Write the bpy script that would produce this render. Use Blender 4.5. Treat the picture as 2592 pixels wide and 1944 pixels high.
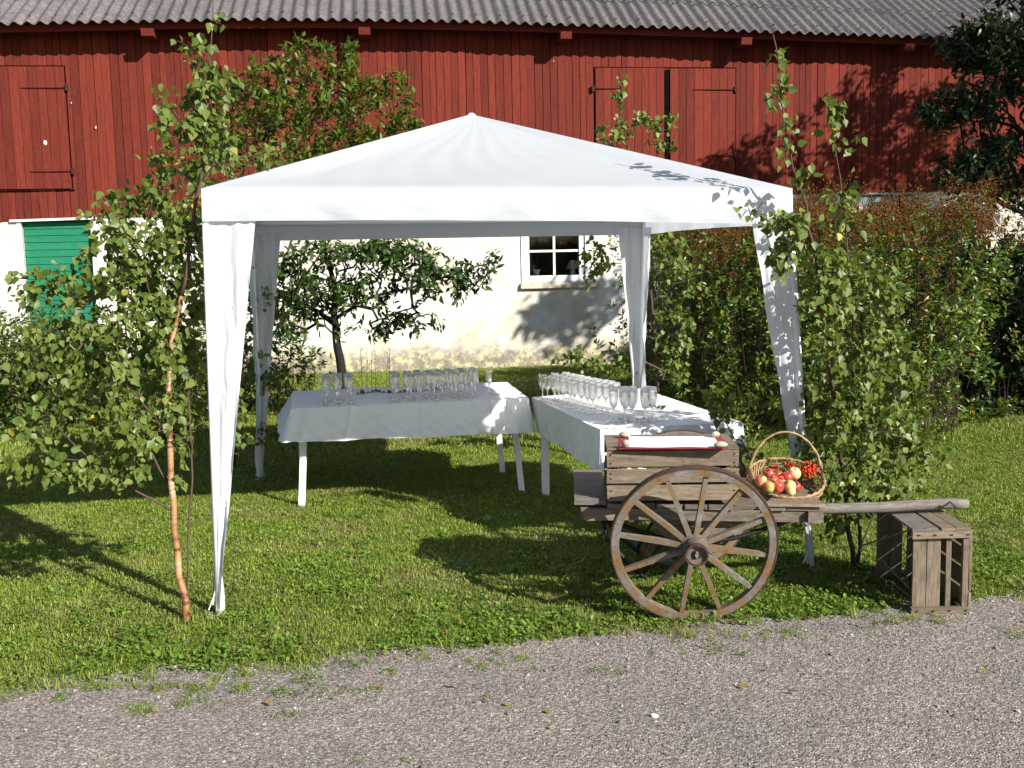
import bpy, math, random
import numpy as np
from mathutils import Vector, Matrix
rnd = random.Random(7)
R = math.radians
scene = bpy.context.scene
col = scene.collection
for o in list(bpy.data.objects): bpy.data.objects.remove(o)

# ------------------------------------------------------------------ camera
F_PX, PITCH, ROLL, CH = 2604.74, 0.114077, 0.0209438, 1.62
cd = bpy.data.cameras.new('camera'); cam = bpy.data.objects.new('camera', cd); col.objects.link(cam)
cd.sensor_width = 36; cd.lens = F_PX / 2592 * 36; cd.clip_end = 500; cd.clip_start = .05
cp, sp, cr, sr = math.cos(PITCH), math.sin(PITCH), math.cos(ROLL), math.sin(ROLL)
_r = np.array([1, 0, 0.]); _f = np.array([0, cp, -sp]); _d = np.array([0, -sp, -cp])
right = cr * _r + sr * _d; down = -sr * _r + cr * _d
cam.matrix_world = Matrix(((right[0], -down[0], -_f[0], 0), (right[1], -down[1], -_f[1], 0), (right[2], -down[2], -_f[2], CH), (0, 0, 0, 1)))
scene.camera = cam
CAMP = np.array([0, 0, CH])

# ------------------------------------------------------------------ light
SUN_EL = 28.8
hx, hy = -0.7297, 0.6838
world = bpy.data.worlds.new('World'); scene.world = world; world.use_nodes = True
wn = world.node_tree; bg = wn.nodes['Background']
sky = wn.nodes.new('ShaderNodeTexSky'); sky.sky_type = 'NISHITA'; sky.sun_disc = False
sky.sun_elevation = R(SUN_EL); sky.sun_rotation = math.atan2(-hx, -hy); sky.dust_density = .6; sky.ozone_density = 1.2
wn.links.new(sky.outputs[0], bg.inputs[0]); bg.inputs[1].default_value = 0.063
sd = bpy.data.lights.new('sun', 'SUN'); sd.energy = 4.9; sd.angle = R(.5); sd.color = (1, .95, .86)
sun = bpy.data.objects.new('sun', sd); col.objects.link(sun)
SL = Vector((hx * math.cos(R(SUN_EL)), hy * math.cos(R(SUN_EL)), -math.sin(R(SUN_EL))))
sun.rotation_euler = SL.to_track_quat('-Z', 'Y').to_euler(); sun.location = (6, -6, 12)
scene.view_settings.view_transform = 'Standard'; scene.view_settings.look = 'None'
scene.view_settings.exposure = 0.98; scene.view_settings.gamma = 1
scene.view_settings.use_curve_mapping = False
scene.cycles.max_bounces = 28; scene.cycles.transparent_max_bounces = 40; scene.cycles.transmission_bounces = 28; scene.cycles.diffuse_bounces = 4; scene.cycles.glossy_bounces = 6

# ------------------------------------------------------------------ helpers: from measured view directions to world points
def ray(vx, vy):
    x, y = vx * 2592 / 2212 - 1296, vy * 2592 / 2212 - 972
    return right * (x / F_PX) + down * (y / F_PX) + _f
def P(vx, vy, Y):                       # world point in that direction at distance Y in front of us
    d = ray(vx, vy); return CAMP + d * (Y / d[1])
def G(vx, vy, z=0.0):                   # world point in that direction at height z
    d = ray(vx, vy); return CAMP + d * ((z - CH) / d[2])
BY = .1175; BD = np.array([math.cos(BY), math.sin(BY), 0]); BN = np.array([-math.sin(BY), math.cos(BY), 0]); BDIST = 16.309 * math.cos(BY)
def W(s, o, z): return BD * s + BN * (BDIST - o) + np.array([0, 0, z])   # barn frame: along the wall, out from it, up

def nrm(v): v = np.asarray(v, float); return v / (np.linalg.norm(v) + 1e-12)

class MB:
    def __init__(s): s.v = []; s.f = []
    def add(s, v, f):
        b = len(s.v); s.v += [tuple(map(float, q)) for q in v]; s.f += [tuple(i + b for i in q) for q in f]; return s
    def hexa(s, c):                     # 8 corners: bottom 4 ccw, top 4 ccw
        return s.add(c, [(3, 2, 1, 0), (4, 5, 6, 7), (0, 1, 5, 4), (1, 2, 6, 5), (2, 3, 7, 6), (3, 0, 4, 7)])
    def box(s, fr, lo, hi):             # fr maps local to world
        x0, y0, z0 = lo; x1, y1, z1 = hi
        return s.hexa([fr(x0, y0, z0), fr(x1, y0, z0), fr(x1, y1, z0), fr(x0, y1, z0), fr(x0, y0, z1), fr(x1, y0, z1), fr(x1, y1, z1), fr(x0, y1, z1)])
    def bar(s, a, b, w, h, up=(0, 0, 1), w2=None, h2=None):
        a = np.array(a, float); b = np.array(b, float); d = nrm(b - a); x = nrm(np.cross(d, up)); y = nrm(np.cross(x, d))
        w2 = w2 or w; h2 = h2 or h
        A = [a - x * w / 2 - y * h / 2, a + x * w / 2 - y * h / 2, a + x * w / 2 + y * h / 2, a - x * w / 2 + y * h / 2]
        B = [b - x * w2 / 2 - y * h2 / 2, b + x * w2 / 2 - y * h2 / 2, b + x * w2 / 2 + y * h2 / 2, b - x * w2 / 2 + y * h2 / 2]
        return s.hexa(A + B)
    def tube(s, pts, rad, n=6, cap=True, closed=False):
        pts = [np.array(p, float) for p in pts]; m = len(pts)
        if not hasattr(rad, '__len__'): rad = [rad] * m
        T = [nrm(pts[(i + 1) % m if closed else min(i + 1, m - 1)] - pts[i - 1 if (closed or i > 0) else 0]) for i in range(m)]
        u = np.cross(T[0], (0, 0, 1));
        if np.linalg.norm(u) < .2: u = np.cross(T[0], (0, 1, 0))
        u = nrm(u); V = []
        for i in range(m):
            u = nrm(u - T[i] * np.dot(u, T[i])); w = np.cross(T[i], u)
            for k in range(n):
                a = 2 * math.pi * k / n; V.append(pts[i] + (u * math.cos(a) + w * math.sin(a)) * rad[i])
        Fc = []
        for i in range(m if closed else m - 1):
            j = (i + 1) % m
            for k in range(n): k2 = (k + 1) % n; Fc.append((i * n + k, i * n + k2, j * n + k2, j * n + k))
        if cap and not closed: Fc.append(tuple(range(n))[::-1]); Fc.append(tuple(range((m - 1) * n, m * n)))
        return s.add(V, Fc)
    def lathe(s, prof, c, ax=(0, 0, 1), n=20, caps=True):
        ax = nrm(ax); u = np.cross(ax, (1, 0, 0));
        if np.linalg.norm(u) < .2: u = np.cross(ax, (0, 1, 0))
        u = nrm(u); w = np.cross(ax, u); c = np.array(c, float); V = []; Fc = []
        for r, z in prof:
            for k in range(n): a = 2 * math.pi * k / n; V.append(c + ax * z + (u * math.cos(a) + w * math.sin(a)) * r)
        for i in range(len(prof) - 1):
            for k in range(n): k2 = (k + 1) % n; Fc.append((i * n + k, i * n + k2, (i + 1) * n + k2, (i + 1) * n + k))
        if caps: Fc.append(tuple(range(n))[::-1]); Fc.append(tuple(range((len(prof) - 1) * n, len(prof) * n)))
        return s.add(V, Fc)
    def grid(s, fn, nu, nv):
        V = [fn(i / nu, j / nv) for j in range(nv + 1) for i in range(nu + 1)]
        Fc = [(j * (nu + 1) + i, j * (nu + 1) + i + 1, (j + 1) * (nu + 1) + i + 1, (j + 1) * (nu + 1) + i) for j in range(nv) for i in range(nu)]
        return s.add(V, Fc)

WL = {}
def link(name, data, loc, parent=None):
    o = bpy.data.objects.new(name, data); col.objects.link(o)
    loc = np.array(loc, float)
    if parent is not None: o.parent = parent; o.location = loc - WL[parent.name]
    else: o.location = loc
    WL[o.name] = loc; return o
def build(mb, name, mat, parent=None, smooth=False, loc=None):
    v = np.array(mb.v, float)
    if loc is None: loc = (v.min(0) + v.max(0)) / 2
    me = bpy.data.meshes.new(name); me.from_pydata((v - loc).tolist(), [], mb.f); me.materials.append(mat)
    if smooth: me.polygons.foreach_set('use_smooth', [True] * len(me.polygons))
    me.update()
    return link(name, me, loc, parent)
def bulk(name, V, tris, mat, parent=None, smooth=False, attr=None, loc=(0, 0, 0)):   # fast path, all triangles
    loc = np.array(loc, float); me = bpy.data.meshes.new(name); n, m = len(V), len(tris)
    me.vertices.add(n); me.vertices.foreach_set('co', (V - loc).astype(np.float32).ravel())
    me.loops.add(m * 3); me.loops.foreach_set('vertex_index', tris.astype(np.int32).ravel())
    me.polygons.add(m); me.polygons.foreach_set('loop_start', np.arange(0, m * 3, 3, dtype=np.int32))
    me.polygons.foreach_set('use_smooth', np.full(m, smooth))
    me.update(calc_edges=True); me.materials.append(mat)
    if attr is not None:
        a = me.attributes.new('tint', 'FLOAT', 'POINT'); a.data.foreach_set('value', attr.astype(np.float32))
    return link(name, me, loc, parent)
def empty(name, loc, label, cat, group=None):
    o = link(name, None, loc); o.empty_display_size = .1; o['label'] = label; o['category'] = cat
    if group: o['group'] = group
    return o
def tag(o, label=None, cat=None, group=None, kind=None):
    if label: o['label'] = label
    if cat: o['category'] = cat
    if group: o['group'] = group
    if kind: o['kind'] = kind
    return o
def frame(org, yaw=0, pitch=0):          # local x along yaw, y behind, z up
    c, s = math.cos(yaw), math.sin(yaw); cpx, spx = math.cos(pitch), math.sin(pitch); org = np.array(org, float)
    def fr(x, y, z):
        X = x * cpx + z * spx; Z = -x * spx + z * cpx
        return org + np.array([X * c - y * s, X * s + y * c, Z])
    return fr

# ------------------------------------------------------------------ materials
def newmat(name):
    m = bpy.data.materials.new(name); m.use_nodes = True; nt = m.node_tree; b = nt.nodes['Principled BSDF']; return m, nt, b
def N(nt, t, **kw):
    n = nt.nodes.new(t)
    for k, v in kw.items():
        if k.startswith('i_'): n.inputs[k[2:].replace('_', ' ')].default_value = v
        else: setattr(n, k, v)
    return n
def ramp(nt, src, stops):
    r = nt.nodes.new('ShaderNodeValToRGB'); e = r.color_ramp.elements
    while len(e) < len(stops): e.new(.5)
    for i, (p, c) in enumerate(stops): e[i].position = p; e[i].color = (c[0], c[1], c[2], 1) if hasattr(c, '__len__') else (c, c, c, 1)
    nt.links.new(src, r.inputs[0]); return r.outputs[0]
def mix(nt, fac, a, b, mode='MIX'):
    m = nt.nodes.new('ShaderNodeMix'); m.data_type = 'RGBA'; m.blend_type = mode
    for s, v in ((m.inputs[0], fac), (m.inputs[6], a), (m.inputs[7], b)):
        if isinstance(v, bpy.types.NodeSocket): nt.links.new(v, s)
        elif hasattr(v, '__len__'): s.default_value = (v[0], v[1], v[2], 1)
        else: s.default_value = v
    return m.outputs[2]
def coords(nt, scale=(1, 1, 1), obj=True, rand=True):
    tc = nt.nodes.new('ShaderNodeTexCoord'); mp = nt.nodes.new('ShaderNodeMapping'); mp.inputs['Scale'].default_value = scale
    if obj: nt.links.new(tc.outputs['Object'], mp.inputs[0])
    else:
        g = nt.nodes.new('ShaderNodeNewGeometry'); nt.links.new(g.outputs['Position'], mp.inputs[0]); return mp.outputs[0]
    if rand:
        oi = nt.nodes.new('ShaderNodeObjectInfo'); mu = nt.nodes.new('ShaderNodeMath'); mu.operation = 'MULTIPLY'; mu.inputs[1].default_value = 37
        nt.links.new(oi.outputs['Random'], mu.inputs[0]); nt.links.new(mu.outputs[0], mp.inputs['Location'])
    return mp.outputs[0]
def noise(nt, vec, sc, det=4, rough=.55, dist=0):
    n = nt.nodes.new('ShaderNodeTexNoise'); n.inputs['Scale'].default_value = sc; n.inputs['Detail'].default_value = det
    n.inputs['Roughness'].default_value = rough; n.inputs['Distortion'].default_value = dist
    if vec is not None: nt.links.new(vec, n.inputs['Vector'])
    return n.outputs[0]
def bump(nt, b, h, st=.3, dist=.01):
    n = nt.nodes.new('ShaderNodeBump'); n.inputs['Strength'].default_value = st; n.inputs['Distance'].default_value = dist
    nt.links.new(h, n.inputs['Height']); nt.links.new(n.outputs[0], b.inputs['Normal']); return n.outputs[0]
def rand_tint(nt, colr, amt=.25):
    oi = nt.nodes.new('ShaderNodeObjectInfo'); mr = nt.nodes.new('ShaderNodeMapRange'); mr.inputs[3].default_value = 1 - amt; mr.inputs[4].default_value = 1 + amt
    nt.links.new(oi.outputs['Random'], mr.inputs[0]); mx = nt.nodes.new('ShaderNodeVectorMath'); mx.operation = 'SCALE'
    nt.links.new(colr, mx.inputs[0]); nt.links.new(mr.outputs[0], mx.inputs['Scale']); return mx.outputs[0]

def wood(name, c1, c2, c3, sc=(1, 1, 1), tint=.2, rough=.8, bs=.5, spots=True):
    m, nt, b = newmat(name); v = coords(nt, sc)
    n1 = noise(nt, v, 9, 6, .65, .3); c = ramp(nt, n1, [(.3, c1), (.5, c2), (.72, c3)])
    if spots:
        v2 = coords(nt, (1, 1, 1)); n2 = noise(nt, v2, 22, 3); k = ramp(nt, n2, [(.3, .55), (.45, 1)]); c = mix(nt, .55, c, k, 'MULTIPLY')
    nt.links.new(rand_tint(nt, c, tint), b.inputs[0]); b.inputs['Roughness'].default_value = rough
    b.inputs['Specular IOR Level'].default_value = .25
    bump(nt, b, n1, bs, .004); return m
M_RED = wood('red_paint_boards', (.078, .0115, .008), (.128, .0190, .0105), (.158, .0265, .0155), (7, 7, .35), .24, .9, .6)
M_REDTRIM = wood('red_paint_trim', (.075, .010, .006), (.12, .016, .010), (.145, .022, .014), (.4, 4, 4), .1, .9)
M_CART = wood('weathered_cart_wood', (.065, .052, .042), (.13, .106, .084), (.21, .178, .145), (1.5, 9, 9), .2)
M_CRATE = wood('aged_crate_wood', (.095, .072, .05), (.165, .128, .09), (.235, .19, .14), (1.2, 10, 10), .15)
M_CRATEV = wood('aged_crate_wood_upright', (.09, .068, .048), (.155, .12, .085), (.22, .178, .13), (10, 10, 1.2), .2)
M_HINGE = wood('painted_iron_hinge', (.03, .008, .006), (.05, .010, .008), (.08, .014, .01), (4, 4, 4), .1)
M_GREYW = wood('grey_weathered_wood', (.075, .065, .058), (.135, .118, .105), (.2, .18, .165), (1.2, 10, 10), .15)
M_GREEN = wood('green_door_paint', (.009, .125, .062), (.012, .16, .082), (.016, .19, .10), (.6, 5, 5), .06, .55, .2, False)

def m_rim():
    m, nt, b = newmat('old_wheel_paint'); v = coords(nt, (1, 1, 1)); n1 = noise(nt, v, 14, 6, .65); n2 = noise(nt, v, 60, 4, .7)
    c = ramp(nt, n1, [(.34, (.14, .068, .022)), (.45, (.16, .098, .045)), (.53, (.125, .108, .09)), (.72, (.20, .19, .185))])
    c = mix(nt, .6, c, ramp(nt, n2, [(.32, .4), (.48, 1)]), 'MULTIPLY')
    nt.links.new(c, b.inputs[0]); b.inputs['Roughness'].default_value = .75; bump(nt, b, n2, .5, .003); return m
M_RIM = m_rim()
def plain(name, c, rough=.6, metal=0, nsc=None, amt=.3, bs=0, spec=.4):
    m, nt, b = newmat(name); b.inputs['Roughness'].default_value = rough; b.inputs['Metallic'].default_value = metal; b.inputs['Specular IOR Level'].default_value = spec
    if nsc:
        v = coords(nt); n = noise(nt, v, nsc, 5, .6); lo = [q * (1 - amt) for q in c]; hi = [min(1, q * (1 + amt)) for q in c]
        nt.links.new(ramp(nt, n, [(.3, lo), (.7, hi)]), b.inputs[0])
        if bs: bump(nt, b, n, bs, .004)
    else: b.inputs[0].default_value = (*c, 1)
    return m
M_GAP = plain('dark_gap', (.006, .004, .004), 1, spec=0)
M_IRON = plain('rusty_iron', (.07, .042, .03), .7, .3, 60, .4, .4)
M_DARKIRON = plain('dark_iron', (.025, .02, .02), .6, .4, 50, .3)
M_WHITEP = plain('white_paint', (.78, .79, .80), .45, 0, 20, .05)
M_WINP = plain('white_window_paint', (.72, .74, .76), .5, 0, 14, .08)
M_TEAL = plain('blue_grey_paint', (.16, .25, .27), .5, 0, 14, .1)
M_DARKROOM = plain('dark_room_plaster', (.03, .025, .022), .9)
M_SILL = plain('worn_stone_sill', (.42, .37, .29), .9, 0, 9, .3, .5)
M_LAMPSH = plain('lamp_shade_fabric', (.5, .4, .36), .8)
M_POT = plain('cream_pot', (.62, .6, .45), .5)
M_CERAM = plain('glazed_ceramic', (.45, .38, .34), .2)
M_STONE = plain('field_stone', (.36, .32, .25), .85, 0, 25, .3, .4)
M_REDCLOTH = plain('dark_red_cloth', (.30, .022, .04), .85, 0, 200, .15, .3)
M_PAPER = plain('white_paper', (.80, .80, .84), .7, 0, 8, .03)
M_WICK = plain('wicker', (.27, .175, .085), .6, 0, 40, .35, .3)
M_WICKD = plain('wicker_dark', (.15, .085, .04), .6, 0, 40, .35, .3)
M_BERRY = plain('rowan_berry', (.62, .05, .010), .3, 0, 30, .3)
M_TWIG = plain('thin_twig_bark', (.07, .042, .03), .8, 0, 60, .3)
M_CHBARK = plain('dark_tree_bark', (.011, .008, .006), .9, 0, 30, .4, .6)
M_SPIKE = plain('brown_seed_heads', (.105, .045, .016), .9, 0, 40, .45)
M_STEMG = plain('green_stem', (.06, .09, .025), .7, 0, 30, .3)
M_CORE = plain('dark_inner_twigs', (.02, .025, .012), .95)
M_ROPE = plain('white_rope', (.7, .7, .7), .8)

def m_birchbark():
    m, nt, b = newmat('orange_birch_bark'); v = coords(nt, (3, 3, 14)); n1 = noise(nt, v, 2.2, 4, .6); v2 = coords(nt, (1, 1, 1)); n2 = noise(nt, v2, 5, 3)
    c = ramp(nt, n2, [(.35, (.24, .11, .04)), (.5, (.36, .20, .09)), (.62, (.46, .35, .24))])
    c = mix(nt, .85, c, ramp(nt, n1, [(.40, (.22, .10, .06)), (.52, (1, 1, 1))]), 'MULTIPLY')
    nt.links.new(c, b.inputs[0]); b.inputs['Roughness'].default_value = .5; bump(nt, b, n1, .4, .003); return m
M_BIRCH = m_birchbark()

def leafmat(name, cols, trans=.35, rough=.42, spec=.5, tint_attr=True, back=None):
    m, nt, b = newmat(name)
    if tint_attr:
        at = N(nt, 'ShaderNodeAttribute', attribute_name='tint'); oi = N(nt, 'ShaderNodeObjectInfo')
        ad = N(nt, 'ShaderNodeMath', operation='ADD'); nt.links.new(at.outputs['Fac'], ad.inputs[0]); nt.links.new(oi.outputs['Random'], ad.inputs[1])
        fr = N(nt, 'ShaderNodeMath', operation='FRACT'); nt.links.new(ad.outputs[0], fr.inputs[0]); src = fr.outputs[0]
    c = ramp(nt, src, cols)
    nt.links.new(c, b.inputs[0]); b.inputs['Roughness'].default_value = rough; b.inputs['Specular IOR Level'].default_value = spec
    tr = N(nt, 'ShaderNodeBsdfTranslucent'); hs = N(nt, 'ShaderNodeHueSaturation'); hs.inputs['Value'].default_value = 1.5; hs.inputs['Saturation'].default_value = 1.15; hs.inputs['Hue'].default_value = .485
    nt.links.new(c, hs.inputs['Color']); nt.links.new(hs.outputs[0], tr.inputs[0])
    ms = N(nt, 'ShaderNodeMixShader'); ms.inputs[0].default_value = trans
    nt.links.new(b.outputs[0], ms.inputs[1]); nt.links.new(tr.outputs[0], ms.inputs[2])
    nt.links.new(ms.outputs[0], nt.nodes['Material Output'].inputs[0]); return m
L_BIRCH = leafmat('birch_leaf', [(0, (.055, .09, .013)), (.45, (.10, .145, .024)), (.8, (.145, .185, .038)), (.992, (.17, .21, .06)), (.998, (.42, .34, .05))], .3, .45, .32)
L_CHERRY = leafmat('cherry_leaf', [(0, (.022, .05, .008)), (.5, (.042, .085, .014)), (1, (.07, .12, .024))], .25, .42, .35)
L_UPPER = leafmat('plum_leaf', [(0, (.045, .075, .010)), (.5, (.085, .13, .017)), (.9, (.13, .165, .028)), (1, (.16, .12, .03))], .3, .42, .35)
L_HEDGE = leafmat('hedge_leaf', [(0, (.035, .075, .008)), (.5, (.085, .145, .017)), (.93, (.145, .205, .03)), (.97, (.25, .20, .03)), (1, (.3, .14, .03))], .3, .4, .5)
L_SEED = leafmat('seed_head_grain', [(0, (.05, .022, .007)), (.6, (.14, .060, .017)), (1, (.23, .105, .03))], .15, .7, .1)
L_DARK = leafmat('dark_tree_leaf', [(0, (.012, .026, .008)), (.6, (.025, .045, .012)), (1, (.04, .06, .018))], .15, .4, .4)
L_SHRUB = leafmat('shrub_leaf', [(0, (.03, .06, .01)), (.6, (.062, .11, .014)), (.9, (.11, .16, .022)), (1, (.2, .22, .04))], .3, .4, .4)
L_IVY = leafmat('ivy_leaf', [(0, (.02, .05, .02)), (1, (.04, .08, .025))], .15, .35, .5)
L_WEED = leafmat('weed_leaf', [(0, (.065, .125, .012)), (.6, (.13, .22, .026)), (.92, (.2, .28, .055)), (1, (.16, .09, .04))], .3, .4, .4)

def grassmat(name, dry):
    m, nt, b = newmat(name); at = N(nt, 'ShaderNodeAttribute', attribute_name='tint')
    g = N(nt, 'ShaderNodeNewGeometry'); n1 = noise(nt, g.outputs['Position'], 1.3, 4, .6); n2 = noise(nt, g.outputs['Position'], .45, 3, .5)
    green = ramp(nt, at.outputs['Fac'], [(0, (.085, .135, .011)), (.5, (.185, .262, .027)), (.85, (.26, .34, .05)), (1, (.34, .35, .12))])
    straw = ramp(nt, at.outputs['Fac'], [(0, (.12, .135, .028)), (.5, (.235, .24, .06)), (.8, (.34, .31, .125)), (1, (.40, .34, .18))])
    f = ramp(nt, n1, [(.46, 0.0), (.66, dry)]); c = mix(nt, f, green, straw)
    c = mix(nt, .5, c, ramp(nt, n2, [(.35, .75), (.65, 1.15)]), 'MULTIPLY')
    nt.links.new(c, b.inputs[0]); b.inputs['Roughness'].default_value = .5; b.inputs['Specular IOR Level'].default_value = .3
    tr = N(nt, 'ShaderNodeBsdfTranslucent'); nt.links.new(c, tr.inputs[0]); ms = N(nt, 'ShaderNodeMixShader'); ms.inputs[0].default_value = .3
    nt.links.new(b.outputs[0], ms.inputs[1]); nt.links.new(tr.outputs[0], ms.inputs[2]); nt.links.new(ms.outputs[0], nt.nodes['Material Output'].inputs[0]); return m
M_GRASS = grassmat('lawn_grass', .75)

def m_soil():
    m, nt, b = newmat('lawn_soil'); v = coords(nt, obj=False); n1 = noise(nt, v, 1.3, 5); n2 = noise(nt, v, 30, 5, .7)
    c = mix(nt, ramp(nt, n1, [(.4, 0), (.6, 1)]), (.08, .12, .012), (.13, .14, .035)); c = mix(nt, .6, c, ramp(nt, n2, [(.3, .45), (.65, 1.2)]), 'MULTIPLY')
    nt.links.new(c, b.inputs[0]); b.inputs['Roughness'].default_value = .95; bump(nt, b, n2, .8, .02); return m
M_SOIL = m_soil()
def m_gravel():
    m, nt, b = newmat('gravel_path'); v = coords(nt, obj=False)
    vo = N(nt, 'ShaderNodeTexVoronoi'); vo.inputs['Scale'].default_value = 130; nt.links.new(v, vo.inputs['Vector'])
    vo2 = N(nt, 'ShaderNodeTexVoronoi'); vo2.inputs['Scale'].default_value = 55; nt.links.new(v, vo2.inputs['Vector'])
    sp = N(nt, 'ShaderNodeSeparateColor'); nt.links.new(vo.outputs['Color'], sp.inputs[0])
    n1 = noise(nt, v, 1.1, 5, .6); n3 = noise(nt, v, 9, 4, .7)
    c = ramp(nt, sp.outputs[0], [(0, (.11, .096, .085)), (.4, (.225, .198, .176)), (.75, (.305, .27, .243)), (.92, (.40, .35, .315)), (1, (.52, .49, .46))])
    d = ramp(nt, vo.outputs['Distance'], [(.3, 1), (.75, .62)]); c = mix(nt, .7, c, d, 'MULTIPLY')
    c = mix(nt, 1, c, ramp(nt, n1, [(.3, (.86, .86, .88)), (.7, (1.25, 1.19, 1.13))]), 'MULTIPLY')
    c = mix(nt, ramp(nt, n3, [(.45, 0), (.75, .35)]), c, (.215, .192, .165))
    nt.links.new(c, b.inputs[0]); b.inputs['Roughness'].default_value = .92; b.inputs['Specular IOR Level'].default_value = .2
    h = N(nt, 'ShaderNodeMath', operation='ADD'); nt.links.new(vo.outputs['Distance'], h.inputs[0]); nt.links.new(vo2.outputs['Distance'], h.inputs[1])
    bn = N(nt, 'ShaderNodeBump'); bn.invert = True; bn.inputs['Strength'].default_value = .8; bn.inputs['Distance'].default_value = .005
    nt.links.new(h.outputs[0], bn.inputs['Height']); nt.links.new(bn.outputs[0], b.inputs['Normal']); return m
M_GRAVEL = m_gravel()
def m_pebble():
    m, nt, b = newmat('pebble_stone'); oi = N(nt, 'ShaderNodeObjectInfo')
    c = ramp(nt, oi.outputs['Random'], [(0, (.05, .047, .047)), (.3, (.14, .125, .118)), (.6, (.21, .165, .15)), (.93, (.27, .255, .245)), (1, (.5, .47, .45))])
    nt.links.new(c, b.inputs[0]); b.inputs['Roughness'].default_value = .85; return m
M_PEB = m_pebble()

def m_plaster():
    m, nt, b = newmat('whitewashed_plaster'); v = coords(nt, obj=False); sx = N(nt, 'ShaderNodeSeparateXYZ'); g = N(nt, 'ShaderNodeNewGeometry'); nt.links.new(g.outputs['Position'], sx.inputs[0])
    n1 = noise(nt, v, 1.4, 6, .65); n2 = noise(nt, v, 5, 6, .7); n3 = noise(nt, v, 8, 6, .75)
    c = ramp(nt, n1, [(.36, (.47, .41, .33)), (.47, (.58, .55, .49)), (.56, (.66, .645, .61))])
    c = mix(nt, ramp(nt, n2, [(.56, 0), (.66, .55)]), c, (.60, .50, .34))
    dd = N(nt, 'ShaderNodeMath', operation='MULTIPLY_ADD'); dd.inputs[1].default_value = .7; nt.links.new(n2, dd.inputs[0]); nt.links.new(sx.outputs[2], dd.inputs[2])
    f = ramp(nt, dd.outputs[0], [(.55, 1), (.85, 0)]); base = ramp(nt, n3, [(.3, (.16, .14, .11)), (.46, (.24, .215, .17)), (.56, (.32, .285, .21)), (.66, (.46, .42, .33))])
    c = mix(nt, f, c, base)
    f2 = ramp(nt, dd.outputs[0], [(.95, 1), (1.3, 0)]); nx = N(nt, 'ShaderNodeMath', operation='MULTIPLY'); nt.links.new(f2, nx.inputs[0]); nt.links.new(ramp(nt, n3, [(.5, 0), (.6, .6)]), nx.inputs[1])
    c = mix(nt, nx.outputs[0], c, (.66, .56, .30))
    nt.links.new(c, b.inputs[0]); b.inputs['Roughness'].default_value = .9; b.inputs['Specular IOR Level'].default_value = .2
    bump(nt, b, n2, .5, .03); return m
M_PLAST = m_plaster()
def m_roof():
    m, nt, b = newmat('fibre_cement_roof'); v = coords(nt, obj=False); n1 = noise(nt, v, 22, 6, .7); n2 = noise(nt, v, 2.2, 4); n3 = noise(nt, v, 7, 5, .7)
    c = ramp(nt, n1, [(.3, (.045, .041, .046)), (.5, (.10, .09, .092)), (.7, (.185, .165, .16))])
    c = mix(nt, .6, c, ramp(nt, n2, [(.35, (.75, .72, .78)), (.65, (1.12, 1.12, 1.05))]), 'MULTIPLY')
    c = mix(nt, ramp(nt, n3, [(.62, 0), (.7, .7)]), c, (.07, .065, .06))
    nt.links.new(rand_tint(nt, c, .12), b.inputs[0]); b.inputs['Roughness'].default_value = .9; bump(nt, b, n1, .4, .006); return m
M_ROOF = m_roof()

def cloth(name, c, trans, st, scl, sc):
    m, nt, b = newmat(name); b.inputs[0].default_value = (*c, 1); b.inputs['Roughness'].default_value = .8; b.inputs['Specular IOR Level'].default_value = .15
    n1 = noise(nt, coords(nt, scl, rand=False), sc, 4, .5, .8); n2 = noise(nt, coords(nt, rand=False), 160, 2)
    ad = N(nt, 'ShaderNodeMath', operation='MULTIPLY_ADD'); ad.inputs[1].default_value = .03; nt.links.new(n2, ad.inputs[0]); nt.links.new(n1, ad.inputs[2])
    bn = bump(nt, b, ad.outputs[0], st, .012)
    tr = N(nt, 'ShaderNodeBsdfTranslucent'); tr.inputs[0].default_value = (*c, 1); nt.links.new(bn, tr.inputs['Normal'])
    ms = N(nt, 'ShaderNodeMixShader'); ms.inputs[0].default_value = trans
    nt.links.new(b.outputs[0], ms.inputs[1]); nt.links.new(tr.outputs[0], ms.inputs[2]); nt.links.new(ms.outputs[0], nt.nodes['Material Output'].inputs[0]); return m
M_TENT = cloth('white_tent_fabric', (.615, .645, .70), .455, .35, (1.2, 3, 7), 2.2)
M_CURT = cloth('white_curtain_fabric', (.66, .69, .74), .40, .9, (7, 7, 1.6), 2.6)
M_LINEN = cloth('white_linen', (.80, .81, .825), .18, .7, (2, 2, 3), 3.5)

def m_thin(name):
    m, nt, b = newmat(name); g = N(nt, 'ShaderNodeBsdfGlass'); g.inputs['Roughness'].default_value = 0; g.inputs['IOR'].default_value = 1.48
    t = N(nt, 'ShaderNodeBsdfTransparent'); ms = N(nt, 'ShaderNodeMixShader'); ms.inputs[0].default_value = .72
    nt.links.new(t.outputs[0], ms.inputs[1]); nt.links.new(g.outputs[0], ms.inputs[2]); nt.links.new(ms.outputs[0], nt.nodes['Material Output'].inputs[0]); return m
M_GLASS = m_thin('clear_glass')
def m_pane():
    m, nt, b = newmat('window_glass'); g = N(nt, 'ShaderNodeBsdfGlossy'); g.inputs['Roughness'].default_value = .02; t = N(nt, 'ShaderNodeBsdfTransparent'); fz = N(nt, 'ShaderNodeFresnel'); fz.inputs[0].default_value = 1.45
    ms = N(nt, 'ShaderNodeMixShader'); nt.links.new(fz.outputs[0], ms.inputs[0]); nt.links.new(t.outputs[0], ms.inputs[1]); nt.links.new(g.outputs[0], ms.inputs[2]); nt.links.new(ms.outputs[0], nt.nodes['Material Output'].inputs[0]); return m
M_PANE = m_pane()
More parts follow.
